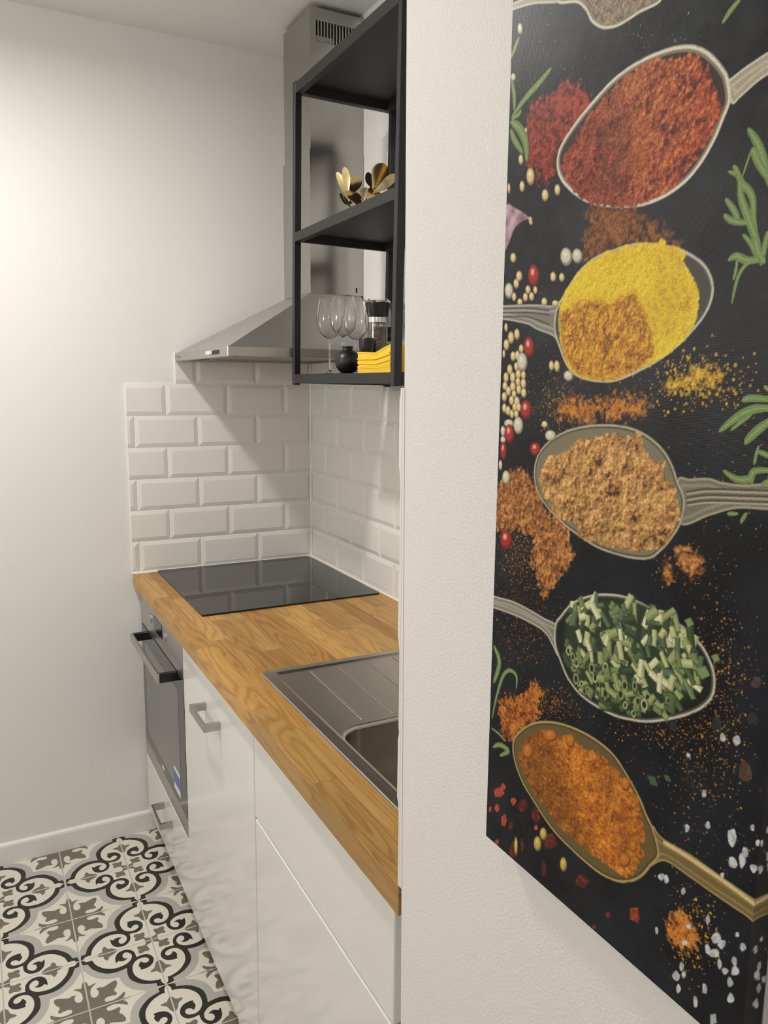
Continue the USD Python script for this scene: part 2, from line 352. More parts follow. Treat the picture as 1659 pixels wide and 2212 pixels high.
fl1 = spoly([(590, 1085), (600, 1060), (640, 1035), (675, 1015), (670, 980), (690, 935), (715, 915), (745, 930), (770, 950), (830, 945), (900, 950), (945, 970), (800, 1040), (700, 1075)])
fl2 = spoly([(1395, 226), (1370, 243), (1340, 280), (1320, 315), (1270, 335), (1223, 358), (1260, 372), (1310, 375), (1345, 395), (1380, 425), (1440, 432), (1420, 330)])
GT = .010
SQ = sbox(GT, GT, 1 - GT, 1 - GT)
black = black.intersection(SQ); grey = grey.intersection(SQ).difference(black)
taupe = unary_union([fleur, clover, fl1, fl2]).intersection(SQ).difference(black).difference(grey)
cream = SQ.difference(unary_union([black, grey, taupe]).buffer(1e-6))
CREAM, GREY, TAUPE, BLACK = srgb(226, 222, 210), srgb(184, 181, 178), srgb(118, 111, 99), srgb(40, 38, 32)
TV, TF, TC, n0 = [], [], [], 0
for poly, col in ((cream, CREAM), (grey, GREY), (taupe, TAUPE), (black, BLACK)):
    poly = poly.simplify(.0006)
    v, f = tri2d(poly)
    TV.append(np.c_[v, np.zeros(len(v))]); TF.append(f + n0); TC.append(np.tile(col, (len(v), 1))); n0 += len(v)
a, b = GT, 1 - GT
sk = np.array([(a, a), (b, a), (b, b), (a, b)]); o_ = .006
skv = np.vstack([np.c_[sk, np.zeros(4)], np.c_[sk + np.array([(-o_, -o_), (o_, -o_), (o_, o_), (-o_, o_)]), np.full(4, -.012)]])
TV.append(skv); TF.append(np.array([(i, 4 + i, 4 + (i + 1) % 4) for i in range(4)] + [(i, 4 + (i + 1) % 4, (i + 1) % 4) for i in range(4)]) + n0); TC.append(np.tile(CREAM, (8, 1)))
TV, TF, TC = np.vstack(TV), np.vstack(TF), np.vstack(TC)
fl = struct('floor', label='floor of black, white and grey patterned cement tiles')
part(fl, 'mortar_bed', B(-2.0, D + .1, -4.7, .1, -.06, -.0012), 'grout_grey')
def floor_tile(i, j):
    """the tile between columns i, i+1 and rows j, j+1 (j counts towards the camera)"""
    # corner kinds on the node grid: clover where i even and j even, fleur where both odd
    ci = i if i % 2 == 0 else i + 1; cj = j if j % 2 == 0 else j + 1
    sx = 1 if ci == i else -1; sy = 1 if cj == j else -1
    x = FX + ci * FP; y = FY - cj * FP
    v = np.c_[x + TV[:, 0] * sx * FP, y - TV[:, 1] * sy * FP, TV[:, 2] * FP]
    return v, (TF if sx * sy < 0 else TF[:, ::-1])
first = None
for i in range(-4, 3):
    for j in range(-2, 11):
        v, f = floor_tile(i, j)
        if v[:, 1].min() > -.01: continue
        keep = None
        path = fl.path + '/' + numbered(fl.path, 'tile')
        p = usdkit.mesh(stage, path, (v, f), MATS['printed_floor_tile'])
        UsdGeom.PrimvarsAPI(p).CreatePrimvar('tint', Sdf.ValueTypeNames.Color3fArray, 'vertex').Set(Vt.Vec3fArray.FromNumpy(TC.astype(np.float32)))

# ------------------------------------------------------------------ worktop of oak staves
SX0, SX1, SY0, SY1 = .082, .530, -1.800, -1.037      # sink outline
BX0, BX1, BY0, BY1 = .108, .470, -1.752, -1.366      # bowl
wt = thing('worktop', 'oiled oak worktop of many glued staves along the tiled wall', 'worktop', (0, -L / 2, .864))
hole = B(BX0 - .004, BX1 + .004, BY0 - .004, BY1 + .004, .8, 1.)
NS = 14; SW = D / NS
# front stave ends read from the photograph, the rest random
for k in range(NS):
    x0 = k * SW; ends = [0.]
    r2 = np.random.default_rng(100 + k)
    y = -r2.uniform(.08, .38)
    while y > -L + .1:
        ends.append(y); y -= r2.uniform(.30, .62)
    ends.append(-L + .001)
    for a, b in zip(ends[:-1], ends[1:]):
        m = RB(x0, x0 + SW, a, b, .864, H, .00022 if k else .0006)
        if x0 < BX1 + .004 and x0 + SW > BX0 - .004 and b < BY1 and a > BY0: m = cut(m, hole)
        if len(m.faces) == 0: continue
        mm = ('oak_light', 'oak_mid', 'oak_light', 'oak_dark', 'oak_mid')[int(r2.integers(0, 5)) if k > 1 else int(r2.integers(0, 3))]
        for piece in m.split(only_watertight=False): part(wt, 'stave', piece, mm)

# ------------------------------------------------------------------ hob
hob = thing('hob', 'flat black glass induction hob set in the worktop', 'hob', (.34, -.287, H))
hp = Polygon([(.078, -.003), (.609, -.003), (.609, -.572), (.078, -.572)]).buffer(-.006).buffer(.006, quad_segs=4)
gm = trimesh.creation.extrude_polygon(hp, .0045, engine='earcut'); gm.apply_translation((0, 0, H + .0002))
def frust(poly, z0, z1, c):
    a = trimesh.creation.extrude_polygon(poly, z1 - z0 - c, engine='earcut'); a.apply_translation((0, 0, z0))
    top = np.c_[np.array(poly.buffer(-c, join_style=1).exterior.coords), np.full(len(poly.buffer(-c, join_style=1).exterior.coords), z1)]
    return trimesh.convex.convex_hull(np.vstack([a.vertices, top]))
part(hob, 'glass_top', frust(hp, H + .0003, H + .0048, .0012), 'hob_glass')
for cx, cy in ((.20, -.15), (.20, -.42), (.46, -.15), (.46, -.42)):
    part(hob, 'zone_mark', cat(B(cx - .010, cx + .010, cy - .0006, cy + .0006, H + .0048, H + .00483), B(cx - .0006, cx + .0006, cy - .010, cy + .010, H + .0048, H + .00483)), 'hob_mark')

# ------------------------------------------------------------------ sink
def rrect(x0, x1, y0, y1, r, n=9):
    P = []
    for cx, cy, a0 in ((x1 - r, y1 - r, 0), (x0 + r, y1 - r, 90), (x0 + r, y0 + r, 180), (x1 - r, y0 + r, 270)):
        for t in np.linspace(a0, a0 + 90, n): P.append((cx + r * math.cos(math.radians(t)), cy + r * math.sin(math.radians(t))))
    return np.array(P)
def loft(rings, cap=False):
    n = len(rings[0][0]); V = np.vstack([np.c_[p, np.full(n, z)] for p, z in rings]); F = []
    for k in range(len(rings) - 1):
        for i in range(n):
            a, b = k * n + i, k * n + (i + 1) % n
            F += [(a, b, b + n), (a, b + n, a + n)]
    if cap:
        c = len(V); V = np.vstack([V, [*np.mean(rings[-1][0], 0), rings[-1][1]]]); o = (len(rings) - 1) * n
        F += [(o + i, o + (i + 1) % n, c) for i in range(n)]
    return trimesh.Trimesh(V, np.array(F), process=False)
sink = thing('sink', 'brushed steel inset sink with ribbed drainer and square bowl', 'sink', ((SX0 + SX1) / 2, (SY0 + SY1) / 2, H))
S = lambda d, r: rrect(SX0 + d, SX1 - d, SY0 + d, SY1 - d, r)
part(sink, 'rim', loft([(S(0, .012), H + .0002), (S(.0006, .012), H + .0024), (S(.002, .011), H + .0040), (S(.018, .010), H + .0042), (S(.0205, .012), H + .0050), (S(.023, .012), H + .0044), (S(.0255, .012), H + .0022), (S(.028, .012), H + .0018)]), 'sink_steel', smooth=60)
pl = Polygon(S(.028, .012)).difference(Polygon(rrect(BX0 - .001, BX1 + .001, BY0 - .001, BY1 + .001, .052)))
v, f = tri2d(pl)
part(sink, 'drainer', trimesh.Trimesh(np.c_[v, np.full(len(v), H + .0018)], f, process=False), 'sink_steel')
Bw = lambda d, r: rrect(BX0 + d, BX1 - d, BY0 + d, BY1 - d, r)
part(sink, 'bowl', loft([(Bw(-.001, .052), H + .0018), (Bw(.002, .050), H + .0014), (Bw(.0045, .048), H - .0012), (Bw(.006, .047), H - .006), (Bw(.012, .045), H - .150), (Bw(.016, .043), H - .162), (Bw(.028, .035), H - .170), (Bw(.06, .03), H - .172)], True), 'sink_steel', smooth=60)
for gx in (.183, .249, .316, .383, .450):
    rb = capsule((gx, -1.078, 0), (gx - .009, -1.345, 0), .0032); rb.vertices[:, 2] = H + .0018 + rb.vertices[:, 2] * .55
    part(sink, 'rib', rb, 'sink_steel', smooth=50)
part(sink, 'drain', lathe([(0, 0), (.038, 0), (.042, .003), (.030, .004), (.028, -.001), (0, -.001)], ((BX0 + BX1) / 2, (BY0 + BY1) / 2, H - .1715)), 'chrome', smooth=40)

# ------------------------------------------------------------------ base cabinets and appliances
XF = .020                                   # front plane
ZB, ZT = .080, .862
def handle(parent, y0, y1, z, w=.018, th=.010, out=.038, m='handle_steel'):
    """square bow handle lying horizontally"""
    prof = Polygon([(XF, y0), (XF - out, y0), (XF - out, y1), (XF, y1), (XF, y1 - th if y1 > y0 else y1 + th), (XF - out + th * .6, y1 - th), (XF - out + th * .6, y0 + th), (XF, y0 + th)])
    h = trimesh.creation.extrude_polygon(prof.buffer(-.0008, join_style=2).buffer(.0008, quad_segs=2), w, engine='earcut'); h.apply_translation((0, 0, z - w / 2))
    return part(parent, 'handle', h, m, label='square steel bow handle')
def carcass(parent, y0, y1, top=ZT):
    part(parent, 'carcass', cut(B(XF + .022, D - .01, y0, y1, ZB, top), B(XF + .02, D - .03, y0 + (.016 if y1 > y0 else -.016), y1 - (.016 if y1 > y0 else -.016), ZB + .016, top + .1)), 'carcass')
# oven
ov = thing('oven', 'built-in steel oven with black glass door under the hob', 'oven', (XF, -.29, .285))
oy0, oy1 = -.583, -.006
part(ov, 'housing', B(XF + .020, .58, oy0 + .012, oy1 - .012, .290, .855), 'void_black')
part(ov, 'control_panel', RB(XF, XF + .020, oy0, oy1, .7445, .860, .0012), 'oven_steel')
for yk, lab in ((-.168, None), (-.372, None)):
    part(ov, 'knob', lathe([(0, .004), (.012, .004), (.0155, .003), (.0165, .0005), (.0175, .0004), (.0175, -.002), (0, -.002)], (0, 0, 0)).apply_transform(np.array([[0, 0, -1., XF], [0, 1, 0, yk], [1, 0, 0, .800], [0, 0, 0, 1]])), 'oven_steel', smooth=35)
part(ov, 'display', RB(XF - .0012, XF + .001, -.333, -.214, .778, .822, .0005), 'display_glass')
part(ov, 'door', RB(XF, XF + .022, oy0, oy1, .338, .7405, .0012), 'oven_glass', label='black glass oven door')
part(ov, 'window', B(XF - .0004, XF + .001, -.512, -.055, .378, .690), 'oven_window', label='grey viewing window')
part(ov, 'trim_strip', RB(XF, XF + .020, oy0, oy1, .286, .3365, .0012), 'oven_steel')
st = part(ov, 'energy_label', B(XF - .0008, XF, -.505, -.430, .366, .434), 'label_white', label='white and blue sticker')
part(st, 'print', B(XF - .0010, XF - .0007, -.5045, -.4305, .385, .423), 'label_blue')
part(ov, 'badge', B(XF - .0008, XF, -.290, -.262, .348, .358), 'label_white')
HX = -.034
bar = RB(HX, HX + .0075, -.512, -.108, .715, .742, .0012)
part(ov, 'handle_bar', bar, 'oven_steel')
for ya, yb in ((-.512, -.497), (-.123, -.108)):
    part(ov, 'handle_bracket', RB(HX + .0076, XF, ya, yb, .716, .741, .0008), 'bracket_black')
# drawer below the oven
od = thing('oven_drawer_unit', 'white glossy drawer under the oven with a steel handle', 'drawer', (XF, -.29, 0))
df = part(od, 'drawer_front', RB(XF, XF + .018, oy0, oy1, ZB + .002, .2825, .0015), 'cabinet_gloss')
handle(od, -.385, -.257, .222)
part(od, 'carcass', B(XF + .02, .58, oy0 + .01, oy1 - .01, ZB + .004, .280), 'carcass')
# tall white door (dishwasher)
dw = thing('cabinet_door_unit', 'tall plain white glossy door with one steel handle, between oven and sink drawers', 'cabinet', (XF, -.88, 0))
part(dw, 'door', RB(XF, XF + .018, -1.1745, -.5865, ZB + .002, ZT - .004, .0015), 'cabinet_gloss')
handle(dw, -.937, -.805, .757)
carcass(dw, -1.174, -.588)
# sink drawers
sd = thing('sink_drawer_unit', 'white glossy unit of two handleless drawers under the sink', 'cabinet', (XF, -1.47, 0))
part(sd, 'drawer_front', RB(XF, XF + .018, -1.7645, -1.1785, .6645, ZT - .004, .0015), 'cabinet_gloss')
part(sd, 'drawer_front', RB(XF, XF + .018, -1.7645, -1.1785, ZB + .002, .6600, .0022), 'cabinet_gloss')
part(sd, 'carcass', B(XF + .021, .09, -1.764, -1.179, ZB + .004, .72), 'carcass')
part(sd, 'rail', B(XF + .021, XF + .030, -1.764, -1.179, .655, .670), 'gap_white')  # pale strip behind the drawer gap, makes its bright line
fs = solo('filler_strip', RB(XF + .016, XF + .032, -L + .001, -1.7665, ZB, ZT - .002, .001), 'carcass', 'narrow grey-white filler strip between sink drawers and end wall', 'filler panel', (XF + .02, -1.79, ZB))
pn = solo('plinth', RB(.075, .090, -L + .002, -.004, .0005, ZB - .001, .001), 'plinth_white', 'white recessed kick board under the base units', 'plinth', (.08, -L / 2, .0))

# ------------------------------------------------------------------ cooker hood
hd = thing('cooker_hood', 'brushed steel pyramid cooker hood with square chimney up to the ceiling', 'hood', (D, -.30, 1.588))
HY0, HY1, HX0 = -.590, -.003, .158
HB = D - .001
bm = cut(RB(HX0, HB, HY0, HY1, 1.588, 1.6135, .0012), B(HX0 + .018, HB - .018, HY0 + .018, HY1 - .018, 1.58, 1.603))
part(hd, 'canopy_edge', bm, 'hood_steel')
CX0, CY0, CY1 = .463, -.402, -.186
XB = D + TT - .001
pyr = trimesh.convex.convex_hull(np.array([(x, y, 1.6136) for x in (HX0 + .004, HB) for y in (HY0 + .004, HY1 - .004)] + [(x, y, 1.780) for x in (CX0, HB) for y in (CY0, CY1)]))
part(hd, 'canopy', pyr, 'hood_steel')
def shell(x0, x1, y0, y1, z0, z1, t=.0012): return cut(B(x0, x1, y0, y1, z0, z1), B(x0 + t, x1 - t, y0 + t, y1 - t, z0 - .1, z1 + .1))
low = part(hd, 'chimney', shell(CX0, XB, CY0, CY1, 1.7805, 2.176), 'chimney_steel')
slots = []
for k in range(14):
    sx = .487 + k * .0093
    slots.append(cat(B(sx - .0023, sx + .0023, CY0 - .05, CY0 + .05, 2.459, 2.514)))
up = shell(CX0 + .004, XB, CY0 + .004, CY1 - .004, 2.150, 2.546)
up = cut(up, *slots)
part(hd, 'chimney_top', up, 'chimney_steel', label='upper chimney sleeve with vent slots')
part(hd, 'duct', B(CX0 + .03, XB - .02, CY0 + .03, CY1 - .03, 2.2, 2.54), 'void_black')
part(hd, 'duct_clamp', B(CX0 + .02, CX0 + .075, CY0 + .012, CY0 + .02, 2.464, 2.478), 'label_white')
part(hd, 'screw', lathe([(0, .0022), (.003, .0018), (.0048, .0004), (.0048, -.001), (0, -.001)], (0, 0, 0), 20).apply_transform(np.array([[1, 0, 0, .620], [0, 0, -1., CY0 + .0039], [0, 1, 0, 2.532], [0, 0, 0, 1]])), 'chrome', smooth=40)
part(hd, 'latch', B(.608, .612, CY0 - .0012, CY0 + .0005, 1.789, 1.803), 'void_black')
part(hd, 'button_recess', B(HX0 - .0004, HX0 + .002, -.515, -.452, 1.5955, 1.6065), 'recess_dark')  # flat dark panel standing in for the recess
for k in range(5):
    part(hd, 'button', RB(HX0 - .007, HX0 + .001, -.397 - k * .0135 - .0085, -.397 - k * .0135, 1.5955, 1.6065, .001), 'chrome')
part(hd, 'filter', RB(HX0 + .03, HB - .03, HY0 + .03, HY1 - .03, 1.594, 1.6025, .001), 'filter_grey')
for ly in (-.12, -.47):
    part(hd, 'lamp', cyl(.026, .006, (.24, ly, 1.592)), 'chrome', smooth=40)
part(hd, 'badge', B(HX0 - .0004, HX0 + .001, -.075, -.030, 1.5965, 1.6035), 'filter_grey')

# ------------------------------------------------------------------ black open wall shelf
SXF, SXB, SYA, SYB, SZ0, SZ1 = .329, .617, -1.1685, -.5955, 1.521, 2.262
PS = .0160
sh = thing('wall_shelf', 'black metal open wall shelf with three boards beside the hood', 'shelf', (SXF, (SYA + SYB) / 2, SZ0))
UsdGeom.Xformable(sh.prim).AddRotateYOp().Set(.75)      # leans back: its foot rests on the tiles, its head on the plaster
pd = .015
for y0, y1 in ((SYA, SYA + PS), (SYB - PS, SYB)):
    part(sh, 'post', RB(SXF, SXF + pd + .003, y0, y1, SZ0 - .004, SZ1 + .004, .001), 'black_metal')
    part(sh, 'post', RB(SXB - pd, SXB, y0, y1, SZ0 - .004, SZ1 + .004, .001), 'black_metal')
    for zz in (SZ0, SZ1 - .024):
        part(sh, 'side_rail', RB(SXF + pd + .004, SXB - pd - .001, y0 + .002, y1 - .002, zz, zz + .024, .001), 'black_metal')
def board(z, t, name='shelf_board'):
    b = RB(SXF + .0005, SXB - pd * .0 - .016, SYA + PS + .0005, SYB - PS - .0005, z, z + t, .0008)
    b = cut(b, B(SXF + .018, SXB - .034, SYA + PS + .012, SYB - PS - .012, z - .01, z + t - .006))
    return part(sh, name, b, 'shelf_black')
board(SZ0, .0235); board(1.8795, .0235); board(SZ1 - .026, .0255)
for zz in (SZ0 + .010, SZ1 - .014, 1.889):
    part(sh, 'back_rail', RB(SXB - .013, SXB - .002, SYA + PS + .001, SYB - PS - .001, zz - .009, zz + .009, .0008), 'black_metal')
for (px, py, pz) in ((.60, -1.112, 2.218), (.60, -1.112, 1.872)):
    part(sh, 'shelf_pin', cyl(.0022, .012, (px, py, pz), 'z', 12), 'chrome')
ZSH = SZ0 + .0236

# ------------------------------------------------------------------ things on the shelf
def wine_glass(loc):
    g = thing('wine_glass', 'clear stemmed wine glass nearest the far post on the bottom shelf board', 'wine glass', loc, 'wine glasses on the bottom shelf board')
    x, y, z = loc
    outp = [(0.0042, .092), (.010, .0945), (.018, .100), (.027, .111), (.0325, .125), (.0345, .140), (.0335, .157), (.0302, .177), (.0265, .194)]
    o = smooth_line(outp, 5); inn = o.copy(); inn[:, 0] = np.maximum(inn[:, 0] - .0010, 0); inn[0] = (0, .0962); inn[:, 1] += np.linspace(.003, 0, len(inn))
    prof = np.vstack([[(0, .091)], o, inn[::-1]])
    prof[-1, 0] = 0
    part(g, 'bowl', lathe(prof, loc, 48), 'clear_glass', smooth=60)
    part(g, 'stem', lathe(np.vstack([[(0, .0045)], smooth_line([(.0075, .0046), (.0046, .010), (.0034, .02), (.0031, .05), (.0034, .082), (.0042, .0908)], 4), [(0, .0908)]]), loc, 24), 'clear_glass', smooth=60)
    part(g, 'foot', lathe([(0, 0), (.033, 0), (.0335, .0008), (.028, .0018), (.016, .003), (.008, .0044), (0, .0044)], loc, 48), 'clear_glass', smooth=50)
    return g
g1 = wine_glass((.414, -.652, ZSH))
for loc, lab in (((.420, -.723, ZSH), 'clear stemmed wine glass standing right behind the round black vase'),
                 ((.496, -.640, ZSH), 'clear stemmed wine glass between the round vase and the small black cup, farther back'),
                 ((.525, -.712, ZSH), 'clear stemmed wine glass half hidden behind the pepper mill'),
                 ((.588, -.640, ZSH), 'clear stemmed wine glass at the back, mostly hidden by the pepper mill'),
                 ((.588, -.802, ZSH), 'clear stemmed wine glass seen past the near shelf post, by the wall edge')):
    dup(g1, loc, lab)
vs = (.390, -.814, ZSH)
vase = thing('round_vase', 'small round matt black vase with a short neck on the bottom shelf board', 'vase', vs)
vp = np.vstack([[(.0135 , 0)], [(.0305 * math.cos(t), .0295 + .0300 * math.sin(t)) for t in np.linspace(-1.33, 1.12, 22)], [(.0125, .0580), (.0122, .0605), (.0130, .0630)]])
part(vase, 'body', lathe(np.vstack([[(0, 0)], vp, [(.0105, .0630), (.0100, .058), (0, .057)]]), vs, 48), 'vase_black', smooth=50)
part(vase, 'neck_ring', lathe([(.0105, .0628), (.0136, .0628), (.0142, .0645), (.0136, .0662), (.0112, .0662), (.0104, .0645)], vs, 48), 'vase_black', smooth=50)
cp = (.447, -.803, ZSH)
solo('tapered_cup', lathe(np.vstack([[(0, 0)], smooth_line([(.0125, 0), (.0135, .004), (.0158, .04), (.0186, .075), (.0188, .084), (.0178, .0875)], 5), [(.0160, .0880), (.0150, .083), (0, .080)]]), cp, 40), 'vase_black', 'small tapered matt black cup behind the yellow napkins', 'cup', cp, smooth=50)
mp = (.490, -.778, ZSH)
mill = thing('pepper_mill', 'pepper mill with black cap, steel ring and glass body of peppercorns', 'pepper mill', mp)
part(mill, 'glass_body', lathe([(0, 0), (.0240, 0), (.0252, .002), (.0250, .128), (.0226, .128), (.0226, .004), (0, .004)], mp, 48), 'clear_glass', smooth=40)
part(mill, 'peppercorns', lathe([(0, .0045), (.0220, .0045), (.0220, .108), (.018, .118), (.008, .112), (0, .115)], mp, 40), 'peppercorns', smooth=40)
part(mill, 'ring', lathe([(.0200, .1285), (.0256, .1285), (.0258, .129), (.0258, .141), (.0250, .142), (.0200, .142)], mp, 48), 'chrome', smooth=30)
part(mill, 'cap', lathe([(0, .1422), (.0250, .1422), (.0262, .146), (.0318, .1735), (.0316, .176), (0, .1765)], mp, 48), 'mill_black', smooth=30)
part(mill, 'lid', lathe([(0, .1767), (.0320, .1767), (.0325, .178), (.0318, .1815), (.026, .1825), (0, .1825)], mp, 48), 'clear_glass', smooth=30)
jp = (.548, -.744, ZSH)
jar = thing('spice_jar', 'dark striped spice jar with a red band half hidden behind the pepper mill', 'spice jar', jp)
part(jar, 'body', lathe([(0, 0), (.016, 0), (.0165, .001), (.0165, .115), (.014, .121), (0, .122)], jp, 32), 'jar_black', smooth=40)
for zz, mm in ((.060, 'jar_stripe'), (.078, 'jar_stripe'), (.096, 'jar_red')):
    part(jar, 'band', lathe([(.0160, zz), (.0168, zz), (.0168, zz + .007), (.0160, zz + .007)], jp, 32), mm, smooth=30)
# napkins
NX0, NX1, NY0, NY1 = .366, .526, -1.082, -.922
nk = thing('napkin_stack', 'stack of folded bright yellow paper napkins on the bottom shelf board', 'napkins', ((NX0 + NX1) / 2, (NY0 + NY1) / 2, ZSH))
nl = 14
for k in range(nl):
    r3 = np.random.default_rng(300 + k); nx, ny = 5, 15
    t0 = .0036; jx, jy = r3.normal(0, .0009, 2)
    X = np.linspace(NX0 + jx, NX1 + jx, nx); Y = np.linspace(NY0 + .0 + jy, NY1 + jy, ny)
    XX, YY = np.meshgrid(X, Y, indexing='ij'); u = (NY1 - YY) / (NY1 - NY0)
    s = (k + 1) / nl
    def zz(kk):
        q = kk / nl
        return ZSH + .0004 + kk * (t0 - .0002) + q * (.013 * np.clip((u - .55) / .45, 0, 1) ** 1.3 - .003 * np.exp(-((u - .55) / .2) ** 2)) + q * .0006 * np.sin(9 * u + kk)
    zl, zh = zz(k), zz(k + 1) - .00012
    edge = np.zeros_like(u); edge[0, :] = edge[-1, :] = 1; edge[:, 0] = edge[:, -1] = 1
    ins = .0010
    V = np.vstack([np.c_[XX.ravel(), YY.ravel(), zl.ravel()], np.c_[XX.ravel(), YY.ravel(), zh.ravel()]])
    F = []; N = nx * ny; idx = lambda i, j: i * ny + j
    for i in range(nx - 1):
        for j in range(ny - 1):
            a, b, c, d = idx(i, j), idx(i + 1, j), idx(i + 1, j + 1), idx(i, j + 1)
            F += [(a, c, b), (a, d, c), (a + N, b + N, c + N), (a + N, c + N, d + N)]
    ring = [idx(0, j) for j in range(ny)] + [idx(i, ny - 1) for i in range(1, nx)] + [idx(nx - 1, j) for j in range(ny - 2, -1, -1)] + [idx(i, 0) for i in range(nx - 2, 0, -1)]
    for a, b in zip(ring, ring[1:] + ring[:1]): F += [(a, a + N, b + N), (a, b + N, b)]
    m = trimesh.Trimesh(V, np.array(F), process=False); m.fix_normals()
    part(nk, 'napkin', m, 'napkin_yellow')

# golden leaf bowl on the middle board
lb = thing('leaf_bowl', 'polished golden bowl made of splayed metal leaves on the middle shelf board', 'decorative bowl', (.45, -.85, 1.9032))
def leaf(base, tip, w, bend=.010, side=None, round_=.5, cup=.03):
    """thin metal leaf from base to tip, bulging outwards, broad at round_ of its length"""
    base, tip = np.asarray(base, float), np.asarray(tip, float); ax = tip - base; Ln = np.linalg.norm(ax); ax /= Ln
    side = np.asarray(side if side is not None else CR, float); side = side - ax * (side @ ax); side /= np.linalg.norm(side); nn = np.cross(ax, side)
    nu, nv = 16, 7; V = []
    for i in range(nu + 1):
        t = 1 - (1 - i / nu) ** 1.5
        wid = .5 * w * (math.sqrt(max(1 - ((t - round_) / (1 - round_)) ** 2, 0)) if t > round_ else .24 + .76 * (math.sin(math.pi * (t / round_ - .5)) * .5 + .5))
        if t > .999: wid = .0004
        for j in range(nv):
            s = (j / (nv - 1) - .5) * 2
            V.append(base + ax * Ln * t + side * wid * s + nn * (bend * math.sin(math.pi * t) + cup * w * s * s * math.sin(math.pi * min(t, .98))))
    V = np.array(V); th = .0006; N = len(V); F = []
    for i in range(nu):
        for j in range(nv - 1):
            a = i * nv + j; F += [(a, a + nv, a + nv + 1), (a, a + nv + 1, a + 1)]
    ring = [j for j in range(nv)] + [i * nv + nv - 1 for i in range(1, nu + 1)] + [nu * nv + j for j in range(nv - 2, -1, -1)] + [i * nv for i in range(nu - 1, 0, -1)]
    F2 = [(a + N, c + N, b + N) for a, b, c in F]
    for a, b in zip(ring, ring[1:] + ring[:1]): F2 += [(a, b, b + N), (a, b + N, a + N)]
    m = trimesh.Trimesh(np.vstack([V, V + nn * th]), np.array(F + F2), process=False); m.fix_normals(); return m
def wp(x, y, X): return at(0, X, x, y)
LV = [((748, 424), .425, (727, 372), .418, .0185, .6), ((750, 424), .426, (743, 361), .424, .0245, .64), ((760, 420), .44, (771, 378), .46, .034, .66),
      ((803, 406), .45, (795, 372), .46, .020, .62), ((806, 414), .44, (829, 353), .45, .040, .68), ((806, 418), .43, (858, 384), .425, .034, .68), ((801, 421), .43, (778.5, 411), .44, .024, .6),
      ((757, 447), .43, (735, 417), .42, .014, .5), ((755, 440), .425, (776, 424), .44, .022, .55), ((790, 446), .43, (812, 432), .42, .022, .55), ((812, 428), .425, (836, 418), .42, .020, .55)]
for n_, (b0, xb, t0_, xt, w, rd) in enumerate(LV):
    part(lb, 'leaf', leaf(wp(*b0, xb), wp(*t0_, xt), w, .004, (CR * .8 - CF * .6) if n_ < 2 else CU + CR * .3 if n_ in (5, 6) else None, rd), 'gold', smooth=50)
C0 = np.array([.45, -.850, 1.9045])
for (q, xq, w) in (((748, 412), .425, .030), ((805, 402), .44, .034), ((760, 425), .435, .024), ((796, 424), .435, .026)):
    part(lb, 'leaf', leaf(C0 + (np.array([wp(*q, xq)[0], wp(*q, xq)[1], 1.9045]) - C0) * .25, wp(*q, xq), w, -.018, None, .6), 'gold', smooth=50)
for a in range(6):
    th = 2 * math.pi * a / 6 - .6
    d = np.array([math.cos(th), math.sin(th), 0])
    if d[0] < .15: continue
    tipp = C0 + d * .10 + np.array([0, 0, .045 + .02 * (a % 2)])
    part(lb, 'leaf', leaf(C0 + d * .012, tipp, .036, -.014, np.cross(d, (0, 0, 1)), .62), 'gold', smooth=50)
part(lb, 'base', lathe([(0, 0), (.030, 0), (.034, .001), (.036, .003), (.030, .002), (0, .0018)], (.45, -.85, 1.9033), 40), 'gold', smooth=40)
#CANVAS#
# ------------------------------------------------------------------ spice canvas on the right wall
CW, CT0, CT1, CZ0, CZ1 = .020, 2.018, 2.302, 1.093, 1.965      # thickness, left and right edge (-y), bottom and top
cv = thing('spice_canvas', 'tall canvas print of spoons heaped with spices on a dark ground', 'wall picture', (0, -(CT0 + CT1) / 2, CZ0))
DZ = .00062
TT_ = np.arange(CT0, CT1 + DZ, DZ); ZTOP = 1.885
ZZ_ = np.r_[np.arange(CZ0, ZTOP, DZ), np.linspace(ZTOP, CZ1, 12)]
S_, Z_ = np.meshgrid(TT_, ZZ_, indexing='ij')
P2 = np.c_[S_.ravel(), Z_.ravel()]; SH = S_.shape
def nz(scale, seed, octv=4): return meshkit.fbm(np.c_[P2 * scale, np.zeros(len(P2))], octv, seed)
N_f = nz(900., 1); N_m = nz(330., 2); N_c = nz(110., 3); N_l = nz(28., 4); N_v = meshkit.noise(np.c_[P2 * np.array([1400., 420.]), np.zeros(len(P2))], 9)
EM = np.clip((N_m - meshkit.fbm(np.c_[(P2 + np.array([.0012, -.0012])) * 330., np.zeros(len(P2))], 4, 2)) * 3.2, -1, 1)[:, None]      # printed relief of crumbly powder
EC = np.clip((N_c - meshkit.fbm(np.c_[(P2 + np.array([.0028, -.0028])) * 110., np.zeros(len(P2))], 4, 3)) * 3.0, -1, 1)[:, None]
def relief(col, a, b): return np.clip(col * (1 + a * EM + b * EC), 0, 1)
OR = dict(A=(1050, 0, 2.7241), B=(1050, 480, 2.7241), C=(1050, 860, 2.7241), D=(1050, 1240, 2.7241), E=(1040, 1500, 2.680), F=(1040, 1780, 2.680))
def cm(o, P):
    ox, oy, k = OR[o]; q = []
    for x, y in P:
        p = at(0, -CW, ox + x / k, oy + y / k); q.append((-p[1], p[2]))
    return np.array(q)
COL = np.empty((len(P2), 3)); COL[:] = np.array(srgb(9, 11, 17))
mot = np.clip((N_l - .35) * 2.2, 0, 1)[:, None]
COL[:] = COL * (1 - mot) + np.array(srgb(27, 30, 38)) * mot
